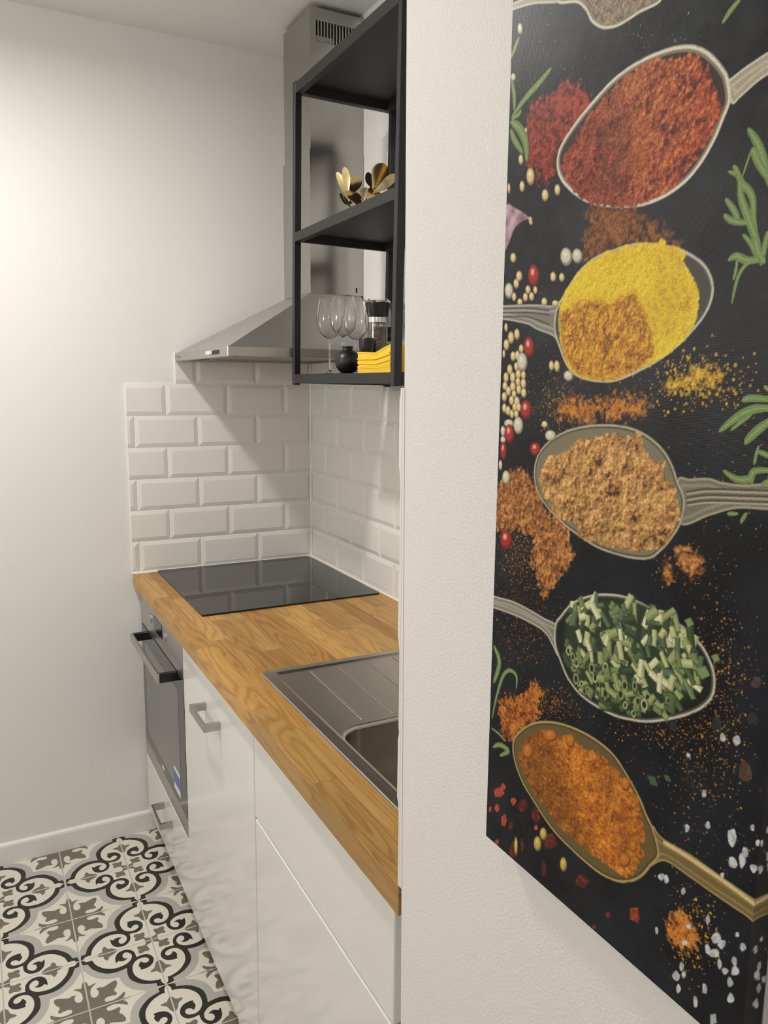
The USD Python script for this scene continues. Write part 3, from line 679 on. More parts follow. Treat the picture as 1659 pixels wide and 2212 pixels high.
top_glare = np.clip((P2[:, 1] - 1.45) / .4, 0, 1)[:, None] * np.clip((N_c * .5 + N_l * .8 - .35), 0, 1)[:, None]  # grey glare towards the canvas top, painted into the print colours
COL[:] = COL * (1 - .6 * top_glare) + np.array(srgb(72, 76, 82)) * .6 * top_glare
def near(lo, hi, m=.004):
    return np.nonzero((P2[:, 0] > lo[0] - m) & (P2[:, 0] < hi[0] + m) & (P2[:, 1] > lo[1] - m) & (P2[:, 1] < hi[1] + m))[0]
def sd(curve, idx, closed=True):
    """signed distance (positive inside) of the closed curve at the points idx"""
    q = np.vstack([np.linspace(a, b, max(2, int(np.linalg.norm(b - a) / .0003)), endpoint=False) for a, b in zip(curve, np.roll(curve, -1, 0) if closed else curve[1:])])
    d = cKDTree(q).query(P2[idx])[0]
    if not closed: return d
    ins = shapely.contains_xy(Polygon(curve).buffer(0), P2[idx, 0], P2[idx, 1])
    return np.where(ins, d, -d)
def put(idx, a, col):
    a = np.clip(a, 0, 1)[:, None]; COL[idx] = COL[idx] * (1 - a) + (np.asarray(col) * np.ones((len(idx), 3))) * a
AA = .0004
def fill(o, P, col, soft=AA, smooth=True, raw=False, rag=0., ragn=None, alpha=1.):
    C = P if raw else cm(o, P)
    if smooth: C = smooth_line(C, 6, True)
    idx = near(C.min(0), C.max(0), .006 + rag); s = sd(C, idx)
    if rag: s = s + ((N_m if ragn is None else ragn)[idx] - .5) * 2 * rag
    put(idx, alpha * (s / soft * .5 + .5), col[idx] if np.ndim(col) == 2 and len(col) == len(P2) else col)
    return C, idx, s
def stroke(o, P, w, col, col2=None, taper=True, raw=False):
    """a leaf-like stroke; w is in pixels of the crop it was read from"""
    C = smooth_line(cm(o, P) if not raw else np.asarray(P), 8)
    q = np.vstack([np.linspace(a, b, 6, endpoint=False) for a, b in zip(C, C[1:])] + [C[-1:]])
    W = w / OR[o][2] * .00034
    idx = near(q.min(0), q.max(0), W + .002); d, k = cKDTree(q).query(P2[idx]); t = k / len(q)
    ww = W * .5 * (np.sqrt(np.clip(4 * t * (1 - t), .02, 1)) if taper else 1)
    put(idx, (ww - d) / AA + .5, col)
    if col2 is not None: put(idx, np.clip((ww * .45 - d) / (ww * .6 + 1e-6), 0, 1) * .8, col2)
def seed(o, x, y, rx, ry, col, hi=None, rot=0., lo=None):
    c = cm(o, [(x, y), (x + rx, y), (x, y + ry)]); R = max(np.linalg.norm(c[1] - c[0]), np.linalg.norm(c[2] - c[0]))
    u, v = c[1] - c[0], c[2] - c[0]
    idx = near(c[0] - R * 1.2, c[0] + R * 1.2, .001)
    if len(idx) == 0: return
    q = np.linalg.solve(np.array([u, v]).T, (P2[idx] - c[0]).T).T
    r = np.linalg.norm(q, axis=1); rm = min(np.linalg.norm(u), np.linalg.norm(v))
    put(idx, (1 - r) * rm / AA + .5, lo if lo is not None else np.asarray(col) * .35)
    g = np.linalg.norm(q - np.array([-.12, -.15]), axis=1)
    put(idx, (.98 - g) * 3., col)
    if hi is not None: put(idx, (.42 - np.linalg.norm(q - np.array([-.2, -.35]), axis=1)) * 4., hi)
def ramp3(n, a, b, c):
    n = np.clip(n, 0, 1)[:, None]; a, b, c = map(np.asarray, (a, b, c))
    return np.where(n < .5, a + (b - a) * n * 2, b + (c - b) * (n * 2 - 1))
def powder(a, b, c, w=(.45, .35, .2), gain=2.4, bias=0.):
    n = (N_f * w[0] + N_m * w[1] + N_c * w[2] - .5) * gain + .5 + bias
    return ramp3(n, a, b, c)
def scatter(o, cx, cy, rx, ry, n, cols, seed_, size=(.0003, .0008)):
    r = np.random.default_rng(seed_); pts = np.c_[cx + rx * r.normal(0, .5, n), cy + ry * r.normal(0, .5, n)]
    c = cm(o, pts); rad = .7 * r.uniform(size[0], size[1], n) * r.choice([.7, 1, 1, 1.5], n)
    i0 = np.rint((c[:, 0] - CT0) / DZ).astype(int); j0 = np.rint((c[:, 1] - CZ0) / DZ).astype(int)
    nzr = int((ZTOP - CZ0) / DZ)
    for k in range(n):
        col = np.array(cols[r.integers(len(cols))]) * r.uniform(.6, 1.1); m = 2
        for di in range(-m, m + 1):
            for dj in range(-m, m + 1):
                i, j = i0[k] + di, j0[k] + dj
                if 0 <= i < SH[0] and 0 <= j < nzr:
                    e = i * SH[1] + j; a = np.clip((rad[k] - np.hypot(P2[e, 0] - c[k, 0], P2[e, 1] - c[k, 1])) / .0005 + .3, 0, 1)
                    COL[e] = COL[e] * (1 - a) + col * a
def spoon(o, P, metal, dark, inside, rimw=.0035, handle=None):
    """rim, inner bowl and handle of a printed spoon; returns the bowl outline"""
    if handle is not None:
        hc, hi_, hs = fill(o, handle, metal, smooth=True)
        put(hi_, np.clip((hs - .0008) / .0012, 0, 1) * .75, dark); put(hi_, np.clip((hs - .0030) / .0015, 0, 1) * .55, metal)
        put(hi_, np.clip((hs - .0052) / .0008, 0, 1) * .6, dark)
    C = smooth_line(cm(o, P), 6, True); idx = near(C.min(0), C.max(0)); s = sd(C, idx)
    put(idx, s / AA * .5 + .5, ramp3((N_c * .6 + N_m * .4)[idx] * 2 - .5, np.asarray(dark), np.asarray(metal), np.asarray(metal)))
    put(idx, (s - rimw * .18) / .0005 + .3, np.asarray(metal) * 1.15); put(idx, (s - rimw * .55) / .0006 + .5, np.asarray(dark) * .8)
    put(idx, (s - rimw) / AA * .5 + .5, inside)
    return C
c_ = srgb
OCH, ORG, YEL = c_(196, 140, 60), c_(190, 105, 40), c_(220, 175, 50)
SEED, SEEDH, WHT, RED, REDH = c_(222, 198, 140), c_(245, 232, 190), c_(212, 206, 184), c_(172, 42, 42), c_(235, 170, 150)
LG, LGH, LD = c_(112, 138, 76), c_(168, 182, 122), c_(62, 92, 48)
# dust and flecks
scatter('A', 300, 500, 330, 500, 60, [c_(190, 180, 150), c_(150, 130, 100)], 21)
scatter('A', 1000, 180, 240, 120, 40, [c_(140, 130, 120)], 22)
scatter('B', 400, 800, 260, 420, 160, [OCH, c_(150, 130, 90)], 23)
scatter('B', 1230, 930, 330, 170, 420, [YEL, OCH, c_(210, 160, 40)], 24, (.0004, .0013))
scatter('B', 420, 1060, 180, 160, 380, [OCH, YEL, ORG], 25)
scatter('C', 1300, 500, 500, 800, 150, [OCH, ORG], 26)
scatter('C', 190, 900, 150, 260, 800, [OCH, c_(180, 120, 55)], 27)
scatter('D', 220, 300, 230, 280, 520, [OCH, ORG], 28)
scatter('D', 1360, 620, 230, 480, 430, [OCH, c_(210, 150, 70)], 29)
scatter('D', 1000, 940, 420, 120, 160, [OCH], 30)
scatter('E', 1260, 330, 300, 380, 430, [OCH, c_(200, 140, 60)], 31)
scatter('E', 400, 50, 160, 120, 380, [OCH, ORG], 32)
scatter('F', 1230, 600, 170, 300, 300, [OCH, YEL], 33, (.0003, .0010))
scatter('F', 1300, 100, 500, 400, 120, [OCH, c_(150, 130, 90)], 34)
scatter('C', 1180, 980, 220, 200, 120, [OCH, ORG], 35)
# loose heaps beside the spoons
redp = powder(c_(50, 20, 20), c_(140, 48, 38), c_(178, 74, 52), (.35, .4, .25), 3.4)
fill('A', [(250, 700), (280, 610), (340, 580), (420, 540), (470, 480), (560, 510), (600, 570), (620, 620), (560, 700), (500, 780), (450, 850), (420, 900), (425, 980), (390, 1030), (330, 1080), (295, 1020), (250, 980), (258, 900), (238, 800)], redp, .002, rag=.007)
brn = powder(c_(44, 26, 18), c_(120, 70, 34), c_(160, 100, 52), (.4, .4, .2), 3.2)
fill('B', [(565, 240), (575, 130), (595, 40), (600, -40), (640, -90), (720, -110), (800, -100), (880, -60), (960, 0), (1040, 60), (1120, 130), (1000, 140), (860, 130), (740, 160), (640, 210)], brn, .004, rag=.008, alpha=.9)
orp = powder(c_(60, 34, 14), c_(176, 108, 36), c_(212, 144, 54), (.4, .4, .2), 3.2)
fill('B', [(420, 1100), (500, 1040), (640, 1050), (780, 1030), (920, 1040), (930, 1110), (820, 1150), (640, 1150), (460, 1160)], orp, .004, rag=.010, alpha=.85)
fill('B', [(1080, 960), (1140, 910), (1220, 860), (1300, 880), (1390, 880), (1370, 940), (1240, 950), (1150, 990)], powder(c_(120, 80, 20), c_(210, 165, 40), c_(232, 196, 70), gain=3.), .004, rag=.012, alpha=.85)
cin = relief(powder(c_(76, 42, 22), c_(158, 98, 48), c_(200, 142, 78), (.4, .4, .2), 3.0), .3, .2)
fill('C', [(60, 560), (130, 440), (200, 420), (270, 470), (310, 560), (330, 620), (400, 700), (470, 760), (505, 880), (490, 960), (430, 1050), (380, 1130), (335, 1160), (300, 1060), (270, 950), (275, 850), (240, 790), (150, 775), (40, 760)], cin, .002, rag=.006)
fill('C', [(1120, 900), (1200, 890), (1275, 965), (1260, 1030), (1200, 1050), (1140, 980)], cin, .002, rag=.005); fill('C', [(1050, 970), (1080, 960), (1090, 1070), (1050, 1075)], cin, .002, rag=.004)
fill('D', [(80, 740), (200, 720), (280, 640), (330, 690), (300, 780), (310, 830), (230, 910), (190, 970), (110, 960), (85, 860)], powder(c_(90, 44, 14), c_(178, 100, 32), c_(212, 140, 60), gain=3.2), .002, rag=.008)
fill('F', [(1080, 560), (1180, 520), (1240, 620), (1230, 700), (1150, 720), (1090, 660)], powder(c_(120, 60, 20), c_(196, 122, 46), c_(220, 152, 70), gain=3.), .002, rag=.006)
# top spoon of ground pepper
spoon('A', [(420, 15), (530, 18), (575, 50), (600, 90), (620, 130), (670, 165), (720, 170), (790, 150), (900, 80), (1040, -10), (1000, -200), (560, -200), (480, -100)], c_(206, 200, 186), c_(150, 142, 128), c_(130, 120, 104), .0032, [(60, 95), (157, 60), (280, 25), (420, 15), (480, -30), (300, -40), (150, 20), (60, 50)])
fill('A', [(590, -20), (600, 55), (640, 112), (700, 142), (762, 136), (860, 80), (960, 18), (1000, -10), (960, -150), (620, -150)], powder(c_(84, 72, 58), c_(140, 122, 100), c_(172, 154, 130), gain=3.), .0008, rag=.0016)
# red paprika spoon
spoon('A', [(1430, 470), (1400, 400), (1330, 320), (1260, 275), (1180, 263), (1080, 280), (960, 325), (850, 385), (740, 470), (630, 590), (540, 700), (470, 800), (425, 890), (415, 980), (440, 1060), (500, 1130), (590, 1190), (700, 1218), (870, 1220), (980, 1195), (1090, 1140), (1200, 1050), (1290, 930), (1360, 800), (1400, 700), (1440, 590)], c_(212, 204, 186), c_(150, 138, 118), c_(58, 42, 40), .0040, [(1405, 490), (1440, 460), (1560, 370), (1720, 280), (1720, 390), (1600, 480), (1500, 570), (1445, 610)])
r1 = powder(c_(70, 26, 24), c_(158, 58, 42), c_(196, 104, 58), (.45, .35, .2), 3.0)
ctr = cm('A', [(960, 600), (1180, 480), (700, 950)])
g1_ = np.exp(-((P2[:, 0] - ctr[0, 0]) / .05) ** 2 - ((P2[:, 1] - ctr[0, 1]) / .075) ** 2)[:, None]
r1 = r1 * (1 - .5 * g1_) + powder(c_(130, 60, 36), c_(186, 110, 58), c_(214, 156, 88), gain=3.) * .5 * g1_
pp_ = np.clip((.40 - (N_c * .55 + N_m * .45)) * 11, 0, 1)[:, None]; r1 = r1 * (1 - .6 * pp_) + np.array(c_(70, 28, 28)) * .6 * pp_
g2_ = (np.exp(-((P2[:, 0] - ctr[2, 0]) / .03) ** 2 - ((P2[:, 1] - ctr[2, 1]) / .045) ** 2) * np.clip((N_m - .40) * 6, 0, 1))[:, None]
r1 = r1 * (1 - .8 * g2_) + np.array(c_(58, 32, 32)) * .8 * g2_
fill('A', [(1250, 330), (1150, 345), (1080, 350), (990, 350), (900, 400), (830, 440), (760, 500), (690, 580), (620, 660), (560, 740), (520, 830), (470, 900), (436, 980), (480, 1070), (540, 1150), (620, 1205), (700, 1216), (860, 1220), (950, 1185), (1090, 1115), (1180, 1010), (1260, 900), (1325, 800), (1370, 700), (1390, 620), (1340, 520), (1300, 420)], relief(r1, .28, .22), .0008, rag=.0035)
# turmeric spoon
spoon('B', [(430, 470), (500, 350), (560, 270), (640, 205), (740, 160), (860, 125), (960, 122), (1100, 140), (1180, 170), (1260, 220), (1310, 280), (1340, 370), (1330, 460), (1290, 550), (1220, 640), (1120, 740), (980, 840), (860, 900), (760, 938), (660, 942), (560, 922), (500, 880), (460, 820), (430, 740), (400, 640), (405, 540)], c_(186, 184, 172), c_(96, 92, 82), c_(70, 68, 62), .0032, [(40, 492), (112, 489), (280, 484), (390, 490), (440, 470), (450, 620), (440, 720), (390, 668), (300, 632), (240, 600), (112, 575), (40, 570)])
for k, (ya, yb) in enumerate(((510, 505), (535, 530), (560, 585))): stroke('B', [(60, ya), (230, ya - 4), (370, yb + 15)], 9, c_(70, 68, 58), None, False)
yl = powder(c_(196, 150, 24), c_(228, 194, 34), c_(240, 212, 60), gain=2.0, bias=.1)
lowc = smooth_line(cm('B', [(430, 560), (500, 500), (560, 465), (640, 465), (700, 480), (790, 440), (870, 410), (900, 470), (950, 560), (985, 690), (970, 800), (860, 890), (720, 930), (600, 920), (510, 870), (460, 780)]), 6, True)
rgt = smooth_line(cm('B', [(1000, 190), (1080, 150), (1170, 180), (1160, 280), (1230, 380), (1200, 520), (1120, 640), (1020, 700), (960, 560), (940, 440), (1000, 360)]), 6, True)
il = near(lowc.min(0), lowc.max(0)); aL = np.zeros(len(P2)); aL[il] = np.clip((sd(lowc, il) + (N_m[il] - .5) * .012) / .003 + .5, 0, 1)
ir = near(rgt.min(0), rgt.max(0)); aR = np.zeros(len(P2)); aR[ir] = np.clip((sd(rgt, ir) + (N_m[ir] - .5) * .02) / .006, 0, 1) * np.clip((N_m[ir] - .45) * 6, 0, 1) * .7
olow = powder(c_(132, 76, 18), c_(196, 134, 34), c_(218, 166, 52), gain=3.2)
yl = yl * (1 - aL[:, None]) + olow * aL[:, None]; yl = yl * (1 - aR[:, None]) + olow * aR[:, None]
fill('B', [(430, 520), (450, 440), (500, 352), (560, 272), (650, 206), (760, 157), (880, 125), (1000, 120), (1030, 98), (1060, 110), (1062, 135), (1120, 150), (1175, 180), (1165, 250), (1205, 300), (1245, 400), (1250, 500), (1222, 600), (1165, 690), (1060, 780), (960, 842), (850, 892), (740, 935), (640, 932), (550, 912), (480, 850), (450, 760), (430, 650)], relief(yl, .10 + .22 * aL[:, None], .16 * aL[:, None]), .0006, rag=.0016)
stroke('B', [(690, 490), (722, 560), (690, 620), (722, 690), (738, 725)], 9, c_(124, 70, 22)); stroke('B', [(500, 560), (480, 620)], 10, c_(150, 90, 24)); stroke('B', [(850, 430), (830, 500)], 12, c_(150, 80, 30))
# cinnamon spoon
spoon('C', [(1130, 490), (1100, 400), (1050, 310), (980, 240), (900, 190), (800, 160), (680, 153), (560, 165), (450, 200), (360, 260), (305, 330), (283, 410), (285, 500), (315, 580), (370, 660), (450, 740), (540, 810), (650, 880), (770, 925), (880, 948), (970, 945), (1040, 890), (1100, 820), (1150, 730), (1170, 600)], c_(170, 164, 140), c_(92, 88, 70), c_(128, 120, 98), .0030, [(1125, 485), (1200, 475), (1310, 470), (1380, 492), (1500, 508), (1740, 512), (1740, 650), (1480, 650), (1320, 690), (1140, 740)])
for yy in (545, 580, 612): stroke('C', [(1185, yy + 6), (1300, yy - 10), (1480, yy - 6), (1740, yy + 2)], 11, c_(80, 76, 64), None, False); stroke('C', [(1185, yy + 20), (1300, yy + 4), (1480, yy + 8), (1740, yy + 16)], 9, c_(176, 168, 148), None, False)
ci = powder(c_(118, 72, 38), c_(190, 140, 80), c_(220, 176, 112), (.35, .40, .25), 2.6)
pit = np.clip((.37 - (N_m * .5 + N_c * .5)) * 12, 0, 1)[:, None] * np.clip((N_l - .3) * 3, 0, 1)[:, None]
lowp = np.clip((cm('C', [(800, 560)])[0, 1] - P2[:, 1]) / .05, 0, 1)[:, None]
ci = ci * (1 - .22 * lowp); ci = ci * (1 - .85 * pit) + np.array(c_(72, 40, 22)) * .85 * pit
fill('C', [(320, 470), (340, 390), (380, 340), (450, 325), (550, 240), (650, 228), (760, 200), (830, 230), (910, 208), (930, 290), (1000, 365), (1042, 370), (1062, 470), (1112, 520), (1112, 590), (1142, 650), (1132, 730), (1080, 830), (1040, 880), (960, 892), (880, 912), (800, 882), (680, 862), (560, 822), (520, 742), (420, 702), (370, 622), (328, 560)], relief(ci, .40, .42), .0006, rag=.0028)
# chive spoon
cs = spoon('D', [(405, 295), (440, 240), (490, 180), (560, 140), (640, 118), (720, 115), (800, 125), (900, 160), (1000, 210), (1100, 265), (1200, 340), (1280, 430), (1330, 530), (1350, 620), (1340, 710), (1300, 770), (1220, 820), (1100, 855), (960, 875), (860, 865), (760, 840), (660, 790), (560, 720), (480, 620), (430, 500), (402, 410)], c_(190, 184, 168), c_(100, 96, 84), c_(24, 28, 24), .0030, [(0, 115), (60, 132), (160, 160), (260, 210), (340, 258), (405, 290), (430, 330), (425, 480), (390, 420), (350, 350), (280, 300), (180, 250), (60, 205), (0, 190)])
rc = np.random.default_rng(55)
area = Polygon(cm('D', [(490, 160), (600, 150), (720, 130), (830, 150), (930, 170), (1070, 220), (1130, 290), (1230, 390), (1300, 580), (1230, 650), (1170, 750), (1060, 800), (940, 825), (840, 825), (720, 790), (600, 730), (500, 620), (455, 480), (470, 320)]))
greens = [c_(56, 74, 50), c_(78, 98, 60), c_(112, 128, 80), c_(146, 156, 102), c_(182, 186, 134), c_(206, 206, 164), c_(88, 106, 80)]
lo_, hi_ = area.bounds[:2], area.bounds[2:]; nch = 0
fill('D', [(500, 200), (720, 150), (930, 180), (1130, 300), (1270, 580), (1160, 740), (940, 810), (720, 780), (510, 600), (465, 440)], c_(44, 58, 40), .003)
while nch < 260:
    c = rc.uniform(lo_, hi_)
    if not area.contains(Point(*c)): continue
    nch += 1; low = (c[1] - lo_[1]) / (hi_[1] - lo_[1])
    Lh, Wh = rc.uniform(.0035, .0075), rc.uniform(.0018, .0032); th = rc.uniform(0, math.pi) if low < .6 else rc.normal(1.3, .6)
    u, w_ = np.array([math.cos(th), math.sin(th)]), np.array([-math.sin(th), math.cos(th)])
    g = np.array(greens[rc.integers(0, 4)] if low < .35 else greens[rc.integers(0, 7)])
    q = np.array([c - u * Lh - w_ * Wh, c + u * Lh - w_ * Wh, c + u * Lh * .9 + w_ * Wh, c - u * Lh * .9 + w_ * Wh])
    fill(None, q - np.array([0, .0008]), c_(26, 36, 24), smooth=False, raw=True, alpha=.7)
    _, ix, s_ = fill(None, q, g, smooth=False, raw=True)
    ss = (P2[ix] - c) @ w_ / Wh
    put(ix, np.where(s_ > 0, np.exp(-((ss - .25) / .35) ** 2) * .45, 0), np.minimum(g * 1.5 + .03, 1)); put(ix, np.where((s_ > 0) & (ss < -.55), .45, 0), g * .45)
    if low < .4 and rc.random() < .5:
        t = np.linspace(0, 2 * math.pi, 20, endpoint=False); e = c + np.c_[np.cos(t) * Wh * 1.0, np.sin(t) * Wh * 1.45]
        fill(None, e, greens[rc.integers(2, 5)], smooth=False, raw=True); fill(None, c + (e - c) * .62, c_(30, 42, 26), smooth=False, raw=True)
for x, y, r in ((1195, 285, 28), (1350, 495, 26), (1278, 580, 40)):
    fill('D', [(x - r, y - r * .5), (x + r * .3, y - r), (x + r, y + r * .4), (x - r * .2, y + r)], c_(124, 148, 96), smooth=False)
for x, y, r in ((990, 500, 32), (1075, 485, 22)): fill('E', [(x - r, y - r), (x + r * .4, y - r * .7), (x + r, y + r), (x - r * .3, y + r * .7)], c_(74, 96, 64), smooth=False)
# curry spoon with the handle that runs over the edge
spoon('E', [(1000, 790), (960, 700), (910, 580), (850, 470), (770, 350), (680, 270), (580, 210), (480, 170), (380, 153), (290, 165), (220, 210), (185, 260), (180, 330), (200, 420), (240, 520), (300, 620), (370, 730), (440, 820), (530, 910), (620, 990), (700, 1050), (780, 1085), (850, 1090), (920, 1065), (980, 1000), (1030, 930)], c_(168, 146, 92), c_(92, 76, 44), c_(104, 88, 54), .0034, [(985, 770), (1020, 800), (1060, 840), (1200, 920), (1300, 990), (1440, 1090), (1560, 1172), (1640, 1235), (1640, 1375), (1540, 1290), (1440, 1222), (1320, 1140), (1200, 1055), (1060, 965), (960, 990)])
stroke('E', [(1060, 860), (1200, 945), (1440, 1110), (1640, 1260)], 22, c_(214, 192, 140), None, False)
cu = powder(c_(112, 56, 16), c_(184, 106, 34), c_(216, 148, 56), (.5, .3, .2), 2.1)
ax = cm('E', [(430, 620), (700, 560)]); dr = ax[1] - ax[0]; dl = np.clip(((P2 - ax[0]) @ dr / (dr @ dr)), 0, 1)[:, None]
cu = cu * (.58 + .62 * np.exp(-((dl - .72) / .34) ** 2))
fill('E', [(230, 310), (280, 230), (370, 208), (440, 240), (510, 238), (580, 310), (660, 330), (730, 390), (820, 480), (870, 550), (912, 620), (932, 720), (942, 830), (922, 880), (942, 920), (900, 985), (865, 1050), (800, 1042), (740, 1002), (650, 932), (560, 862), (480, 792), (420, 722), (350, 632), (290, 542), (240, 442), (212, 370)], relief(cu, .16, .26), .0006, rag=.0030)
for x, y, rx, ry in ((400, 240, 42, 34), (515, 270, 26, 40), (270, 330, 30, 44), (835, 520, 28, 40), (830, 960, 34, 42), (880, 880, 24, 34)): seed('E', x, y, rx, ry, c_(190, 114, 38), c_(206, 138, 56), lo=c_(130, 70, 22))
# seeds, berries
for x, y, rx, ry in ((205, 940, 14, 30), (262, 1040, 24, 50), (212, 1098, 15, 32), (348, 1150, 20, 35), (420, 1118, 17, 32), (262, 1300, 10, 25), (135, 1110, 8, 30), (235, 768, 8, 16)): seed('A', x, y, rx, ry, SEED, SEEDH)
for x, y, rx, ry in ((200, 170, 14, 32), (160, 455, 14, 22)): seed('A', x, y, rx, ry, WHT, c_(240, 238, 228))
for x, y, rx, ry in ((160, 210, 17, 28), (195, 318, 18, 30), (178, 362, 16, 28), (165, 440, 13, 25), (247, 398, 15, 25), (232, 442, 15, 25), (268, 438, 15, 25), (290, 400, 12, 22), (343, 470, 17, 25), (395, 322, 17, 28), (446, 325, 16, 25), (200, 470, 16, 20), (408, 478, 20, 18), (118, 620, 10, 25), (147, 680, 18, 35), (182, 660, 16, 32), (120, 722, 16, 32), (207, 745, 14, 25), (160, 790, 16, 28), (185, 785, 14, 28), (178, 850, 13, 25), (140, 868, 16, 30), (118, 915, 15, 30), (157, 915, 16, 32), (190, 895, 16, 28), (220, 900, 14, 25), (220, 950, 16, 30), (188, 940, 14, 26), (112, 965, 15, 25), (158, 968, 17, 28), (132, 995, 15, 28), (193, 985, 15, 28), (222, 1005, 16, 28), (165, 1012, 14, 22), (108, 1028, 15, 28), (150, 1050, 15, 28), (182, 1055, 16, 28), (168, 1090, 13, 25), (192, 1090, 15, 25), (108, 1095, 13, 28), (130, 1110, 15, 28), (152, 1130, 12, 25), (178, 1130, 14, 22), (105, 775, 8, 25), (385, 845, 15, 28), (417, 848, 16, 33), (345, 1190, 18, 20)): seed('B', x, y, rx, ry, SEED, SEEDH)
for x, y, rx, ry in ((135, 405, 25, 45), (472, 205, 34, 52), (537, 200, 30, 42), (213, 825, 30, 55), (485, 905, 28, 30)): seed('B', x, y, rx, ry, WHT, c_(236, 232, 214))
for x, y, rx, ry in ((190, 162, 28, 50), (135, 150, 28, 24), (380, 222, 32, 32), (118, 468, 22, 40), (85, 395, 10, 30), (100, 245, 15, 20), (100, 195, 14, 30)): seed('C', x, y, rx, ry, WHT, c_(236, 232, 214))
for o, x, y, rx, ry in (('B', 280, 315, 32, 62), ('B', 252, 735, 30, 58), ('B', 235, 1105, 32, 55), ('C', 137, 210, 28, 55), ('C', 102, 310, 18, 52), ('C', 290, 300, 30, 38), ('C', 118, 835, 35, 55)): seed(o, x, y, rx, ry, RED, REDH)
fill('A', [(110, 1215), (180, 1230), (235, 1265), (252, 1285), (215, 1300), (170, 1340), (145, 1400), (125, 1450), (100, 1470)], ramp3(N_c * 2 - .5, c_(140, 96, 118), c_(178, 146, 158), c_(200, 176, 180)), .0006)
stroke('A', [(248, 1278), (262, 1300), (272, 1320)], 16, c_(214, 190, 150))
# leaves
for o, P, w in (('A', [(150, 690), (230, 580), (310, 490), (382, 402)], 46), ('A', [(165, 650), (165, 560), (150, 470)], 34), ('A', [(145, 715), (190, 750), (230, 830), (240, 945)], 62), ('A', [(145, 760), (165, 820), (215, 900)], 44), ('A', [(150, 700), (190, 675), (205, 645)], 30), ('A', [(195, 215), (170, 280), (148, 340)], 34),
                ('A', [(1390, 137), (1440, 60), (1500, -10)], 30), ('A', [(1540, 755), (1600, 850), (1650, 1000), (1670, 1100)], 42), ('A', [(1565, 870), (1600, 950), (1665, 1060)], 40), ('A', [(1562, 880), (1535, 960), (1508, 1042)], 12), ('A', [(1425, 1010), (1480, 1030), (1505, 1080), (1545, 1120), (1570, 1180), (1575, 1290), (1600, 1440)], 36), ('A', [(1455, 972), (1478, 1010), (1495, 1060)], 26),
                ('A', [(1490, 1050), (1500, 1160), (1530, 1250), (1590, 1417), (1620, 1560)], 42), ('A', [(1408, 1168), (1460, 1240), (1490, 1310)], 32), ('A', [(1398, 1262), (1450, 1300), (1545, 1312)], 32), ('B', [(1510, 70), (1560, 130), (1590, 210)], 24), ('B', [(1659, 50), (1640, 140), (1620, 240)], 30), ('B', [(1425, 225), (1470, 200), (1540, 225), (1640, 215)], 38), ('B', [(1600, 225), (1530, 250), (1480, 330), (1445, 480)], 20), ('B', [(1480, 210), (1470, 280), (1455, 340)], 18), ('B', [(1580, 80), (1600, 170), (1640, 240)], 40),
                ('B', [(1505, 1050), (1560, 1035), (1690, 1045)], 36), ('B', [(1635, 965), (1659, 980), (1690, 990)], 22), ('C', [(1370, 197), (1480, 110), (1580, 65), (1690, 60)], 46), ('C', [(1440, 190), (1500, 140), (1560, 100)], 22), ('C', [(1520, 268), (1590, 195), (1690, 120)], 46), ('C', [(1605, 280), (1590, 330), (1578, 392)], 18), ('C', [(1590, 310), (1640, 330), (1690, 350)], 26), ('C', [(1395, 425), (1470, 475), (1550, 475), (1580, 430), (1690, 425)], 40), ('C', [(1570, 470), (1562, 505)], 16), ('C', [(1690, 470), (1620, 510)], 22), ('C', [(1497, 733), (1533, 675)], 22), ('C', [(1418, 680), (1482, 680)], 22),
                ('D', [(45, 420), (78, 520), (45, 640)], 46), ('D', [(178, 675), (178, 600), (140, 567), (100, 600), (62, 720), (35, 850)], 30), ('D', [(30, 905), (75, 940), (112, 985)], 18), ('D', [(40, 1020), (80, 1005), (130, 1040), (80, 1070)], 40)):
    stroke(o, P, w, LG, LGH)
# chilli flakes, yellow seeds, salt
FLK = [c_(168, 62, 40), c_(142, 50, 34)]; FD = c_(78, 26, 22)
rf = np.random.default_rng(77)
def flake(o, x, y, rx, ry, col, hi=None, soft=False):
    k = rf.integers(5, 8); t = np.arange(k) * 2 * math.pi / k + rf.uniform(-.35, .35, k); rr = rf.uniform(.75, 1.1, k)
    P = [(x + rx * r * math.cos(a), y + ry * r * math.sin(a)) for a, r in zip(t, rr)]
    C, ix, s_ = fill(o, P, col, smooth=soft)
    if hi is not None: put(ix, np.where(s_ > 0, np.clip((N_m[ix] - .45) * 5, 0, .8), 0), hi)
for x, y, rx, ry in ((100, 570, 32, 36), (125, 535, 15, 25), (185, 620, 18, 25), (90, 660, 15, 25), (130, 725, 20, 42), (50, 665, 8, 20), (315, 770, 12, 20), (90, 855, 12, 20)): flake('E', x, y, rx, ry, FLK[0], c_(196, 92, 62))
for x, y, rx, ry in ((170, 760, 14, 25), (178, 900, 22, 60), (235, 875, 11, 45), (240, 640, 26, 42), (315, 700, 26, 50), (400, 850, 42, 55), (360, 1010, 15, 55), (580, 1080, 46, 46)): flake('E', x, y, rx, ry, FD, c_(128, 48, 34))
for x, y, rx, ry in ((733, 525, 13, 28), (885, 530, 34, 56), (650, 595, 12, 15)): flake('F', x, y, rx, ry, c_(128, 48, 30), c_(176, 84, 50))
for x, y, rx, ry in ((325, 865, 22, 42), (358, 808, 20, 35), (200, 880, 10, 52), (475, 985, 20, 40)): seed('E', x, y, rx, ry, c_(198, 172, 84), c_(224, 206, 128))
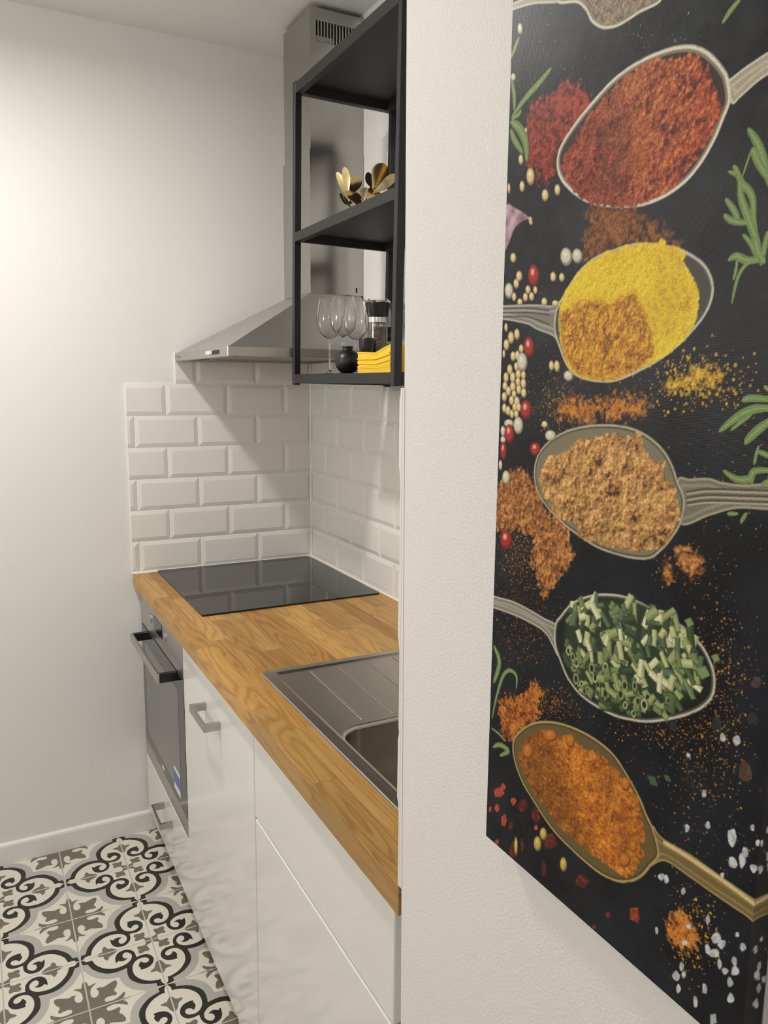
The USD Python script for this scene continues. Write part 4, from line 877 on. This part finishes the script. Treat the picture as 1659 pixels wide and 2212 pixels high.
SALT = (('E', 1398, 248, 18, 32), ('E', 1478, 268, 24, 30), ('E', 1198, 352, 12, 16), ('E', 1288, 578, 15, 22), ('E', 1190, 775, 15, 28), ('E', 1310, 758, 16, 22), ('E', 1450, 825, 28, 52), ('E', 1568, 770, 15, 22), ('E', 1525, 910, 22, 35), ('E', 1455, 975, 28, 40), ('E', 1510, 960, 20, 45), ('E', 1575, 1008, 22, 25), ('E', 1043, 1055, 18, 22), ('E', 1070, 1070, 18, 30), ('E', 1168, 1138, 14, 24), ('E', 1395, 1048, 12, 16), ('F', 1310, 552, 14, 28), ('F', 1202, 590, 16, 16), ('F', 1178, 690, 16, 20), ('F', 1360, 660, 28, 32), ('F', 1390, 695, 25, 30), ('F', 1310, 725, 18, 30), ('F', 1345, 750, 28, 28), ('F', 1365, 740, 14, 18), ('F', 1380, 810, 14, 30), ('F', 1465, 795, 16, 30), ('F', 1468, 850, 28, 30), ('F', 1410, 853, 22, 20), ('F', 1128, 880, 22, 30), ('F', 1160, 825, 12, 28), ('F', 1172, 872, 14, 22), ('F', 1440, 915, 18, 30), ('F', 1140, 952, 14, 28), ('F', 1290, 955, 16, 32), ('F', 1238, 1030, 12, 38), ('F', 1443, 1008, 20, 35), ('F', 1015, 617, 10, 28), ('F', 1513, 712, 18, 25), ('F', 1342, 1130, 22, 35), ('F', 1480, 640, 12, 16), ('E', 1600, 860, 14, 22))
for o, x, y, rx, ry in SALT: flake(o, x, y, rx, ry, c_(176, 178, 178), c_(216, 218, 218), True)
for o, x, y, rx, ry, col in (('D', 1590, 635, 36, 42, c_(70, 60, 56)), ('D', 1565, 850, 42, 45, c_(46, 48, 54)), ('D', 1355, 880, 34, 42, c_(40, 42, 48)), ('D', 1100, 890, 30, 34, c_(34, 36, 42)), ('E', 1525, 450, 45, 72, c_(78, 58, 48))): flake(o, x, y, rx, ry, col, np.array(col) * 1.6)
# the painted sheet: front and the folded edges, the picture mirrored round the corner
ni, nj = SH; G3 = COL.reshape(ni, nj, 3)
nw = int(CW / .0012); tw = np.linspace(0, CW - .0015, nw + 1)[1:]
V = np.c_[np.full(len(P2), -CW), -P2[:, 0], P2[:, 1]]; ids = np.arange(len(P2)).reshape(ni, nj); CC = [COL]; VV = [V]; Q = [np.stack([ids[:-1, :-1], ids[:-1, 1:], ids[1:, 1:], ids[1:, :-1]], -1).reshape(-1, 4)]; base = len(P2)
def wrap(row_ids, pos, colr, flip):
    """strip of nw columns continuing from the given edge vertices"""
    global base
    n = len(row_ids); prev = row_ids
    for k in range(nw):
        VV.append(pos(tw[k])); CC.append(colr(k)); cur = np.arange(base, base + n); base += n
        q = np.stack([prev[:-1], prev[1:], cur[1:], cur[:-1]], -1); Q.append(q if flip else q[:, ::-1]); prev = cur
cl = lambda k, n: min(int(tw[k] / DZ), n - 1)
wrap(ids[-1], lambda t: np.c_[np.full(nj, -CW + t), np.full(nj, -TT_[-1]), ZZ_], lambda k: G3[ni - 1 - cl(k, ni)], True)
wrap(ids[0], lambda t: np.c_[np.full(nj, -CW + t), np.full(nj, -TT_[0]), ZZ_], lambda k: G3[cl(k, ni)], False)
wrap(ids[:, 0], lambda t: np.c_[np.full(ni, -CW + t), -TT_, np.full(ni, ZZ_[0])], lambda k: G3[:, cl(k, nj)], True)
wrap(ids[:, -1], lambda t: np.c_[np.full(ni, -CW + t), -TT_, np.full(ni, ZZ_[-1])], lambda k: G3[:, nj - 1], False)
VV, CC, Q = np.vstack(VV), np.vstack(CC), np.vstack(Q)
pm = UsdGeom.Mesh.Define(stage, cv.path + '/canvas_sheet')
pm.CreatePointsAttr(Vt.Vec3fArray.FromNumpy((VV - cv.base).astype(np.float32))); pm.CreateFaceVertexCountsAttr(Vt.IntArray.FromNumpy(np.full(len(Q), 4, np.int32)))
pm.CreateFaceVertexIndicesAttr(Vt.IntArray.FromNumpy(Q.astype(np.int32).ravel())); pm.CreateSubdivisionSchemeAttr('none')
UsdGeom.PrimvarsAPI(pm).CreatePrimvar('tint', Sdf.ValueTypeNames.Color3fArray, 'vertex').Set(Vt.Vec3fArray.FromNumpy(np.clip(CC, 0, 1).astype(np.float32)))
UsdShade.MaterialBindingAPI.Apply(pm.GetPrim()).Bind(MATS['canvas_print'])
y0, y1 = -CT1 + .002, -CT0 - .002
part(cv, 'stretcher_frame', cut(B(-CW + .002, -.0005, y0, y1, CZ0 + .002, CZ1 - .002), B(-CW - .1, .1, y0 + .03, y1 - .03, CZ0 + .03, CZ1 - .03)), 'oak_light')
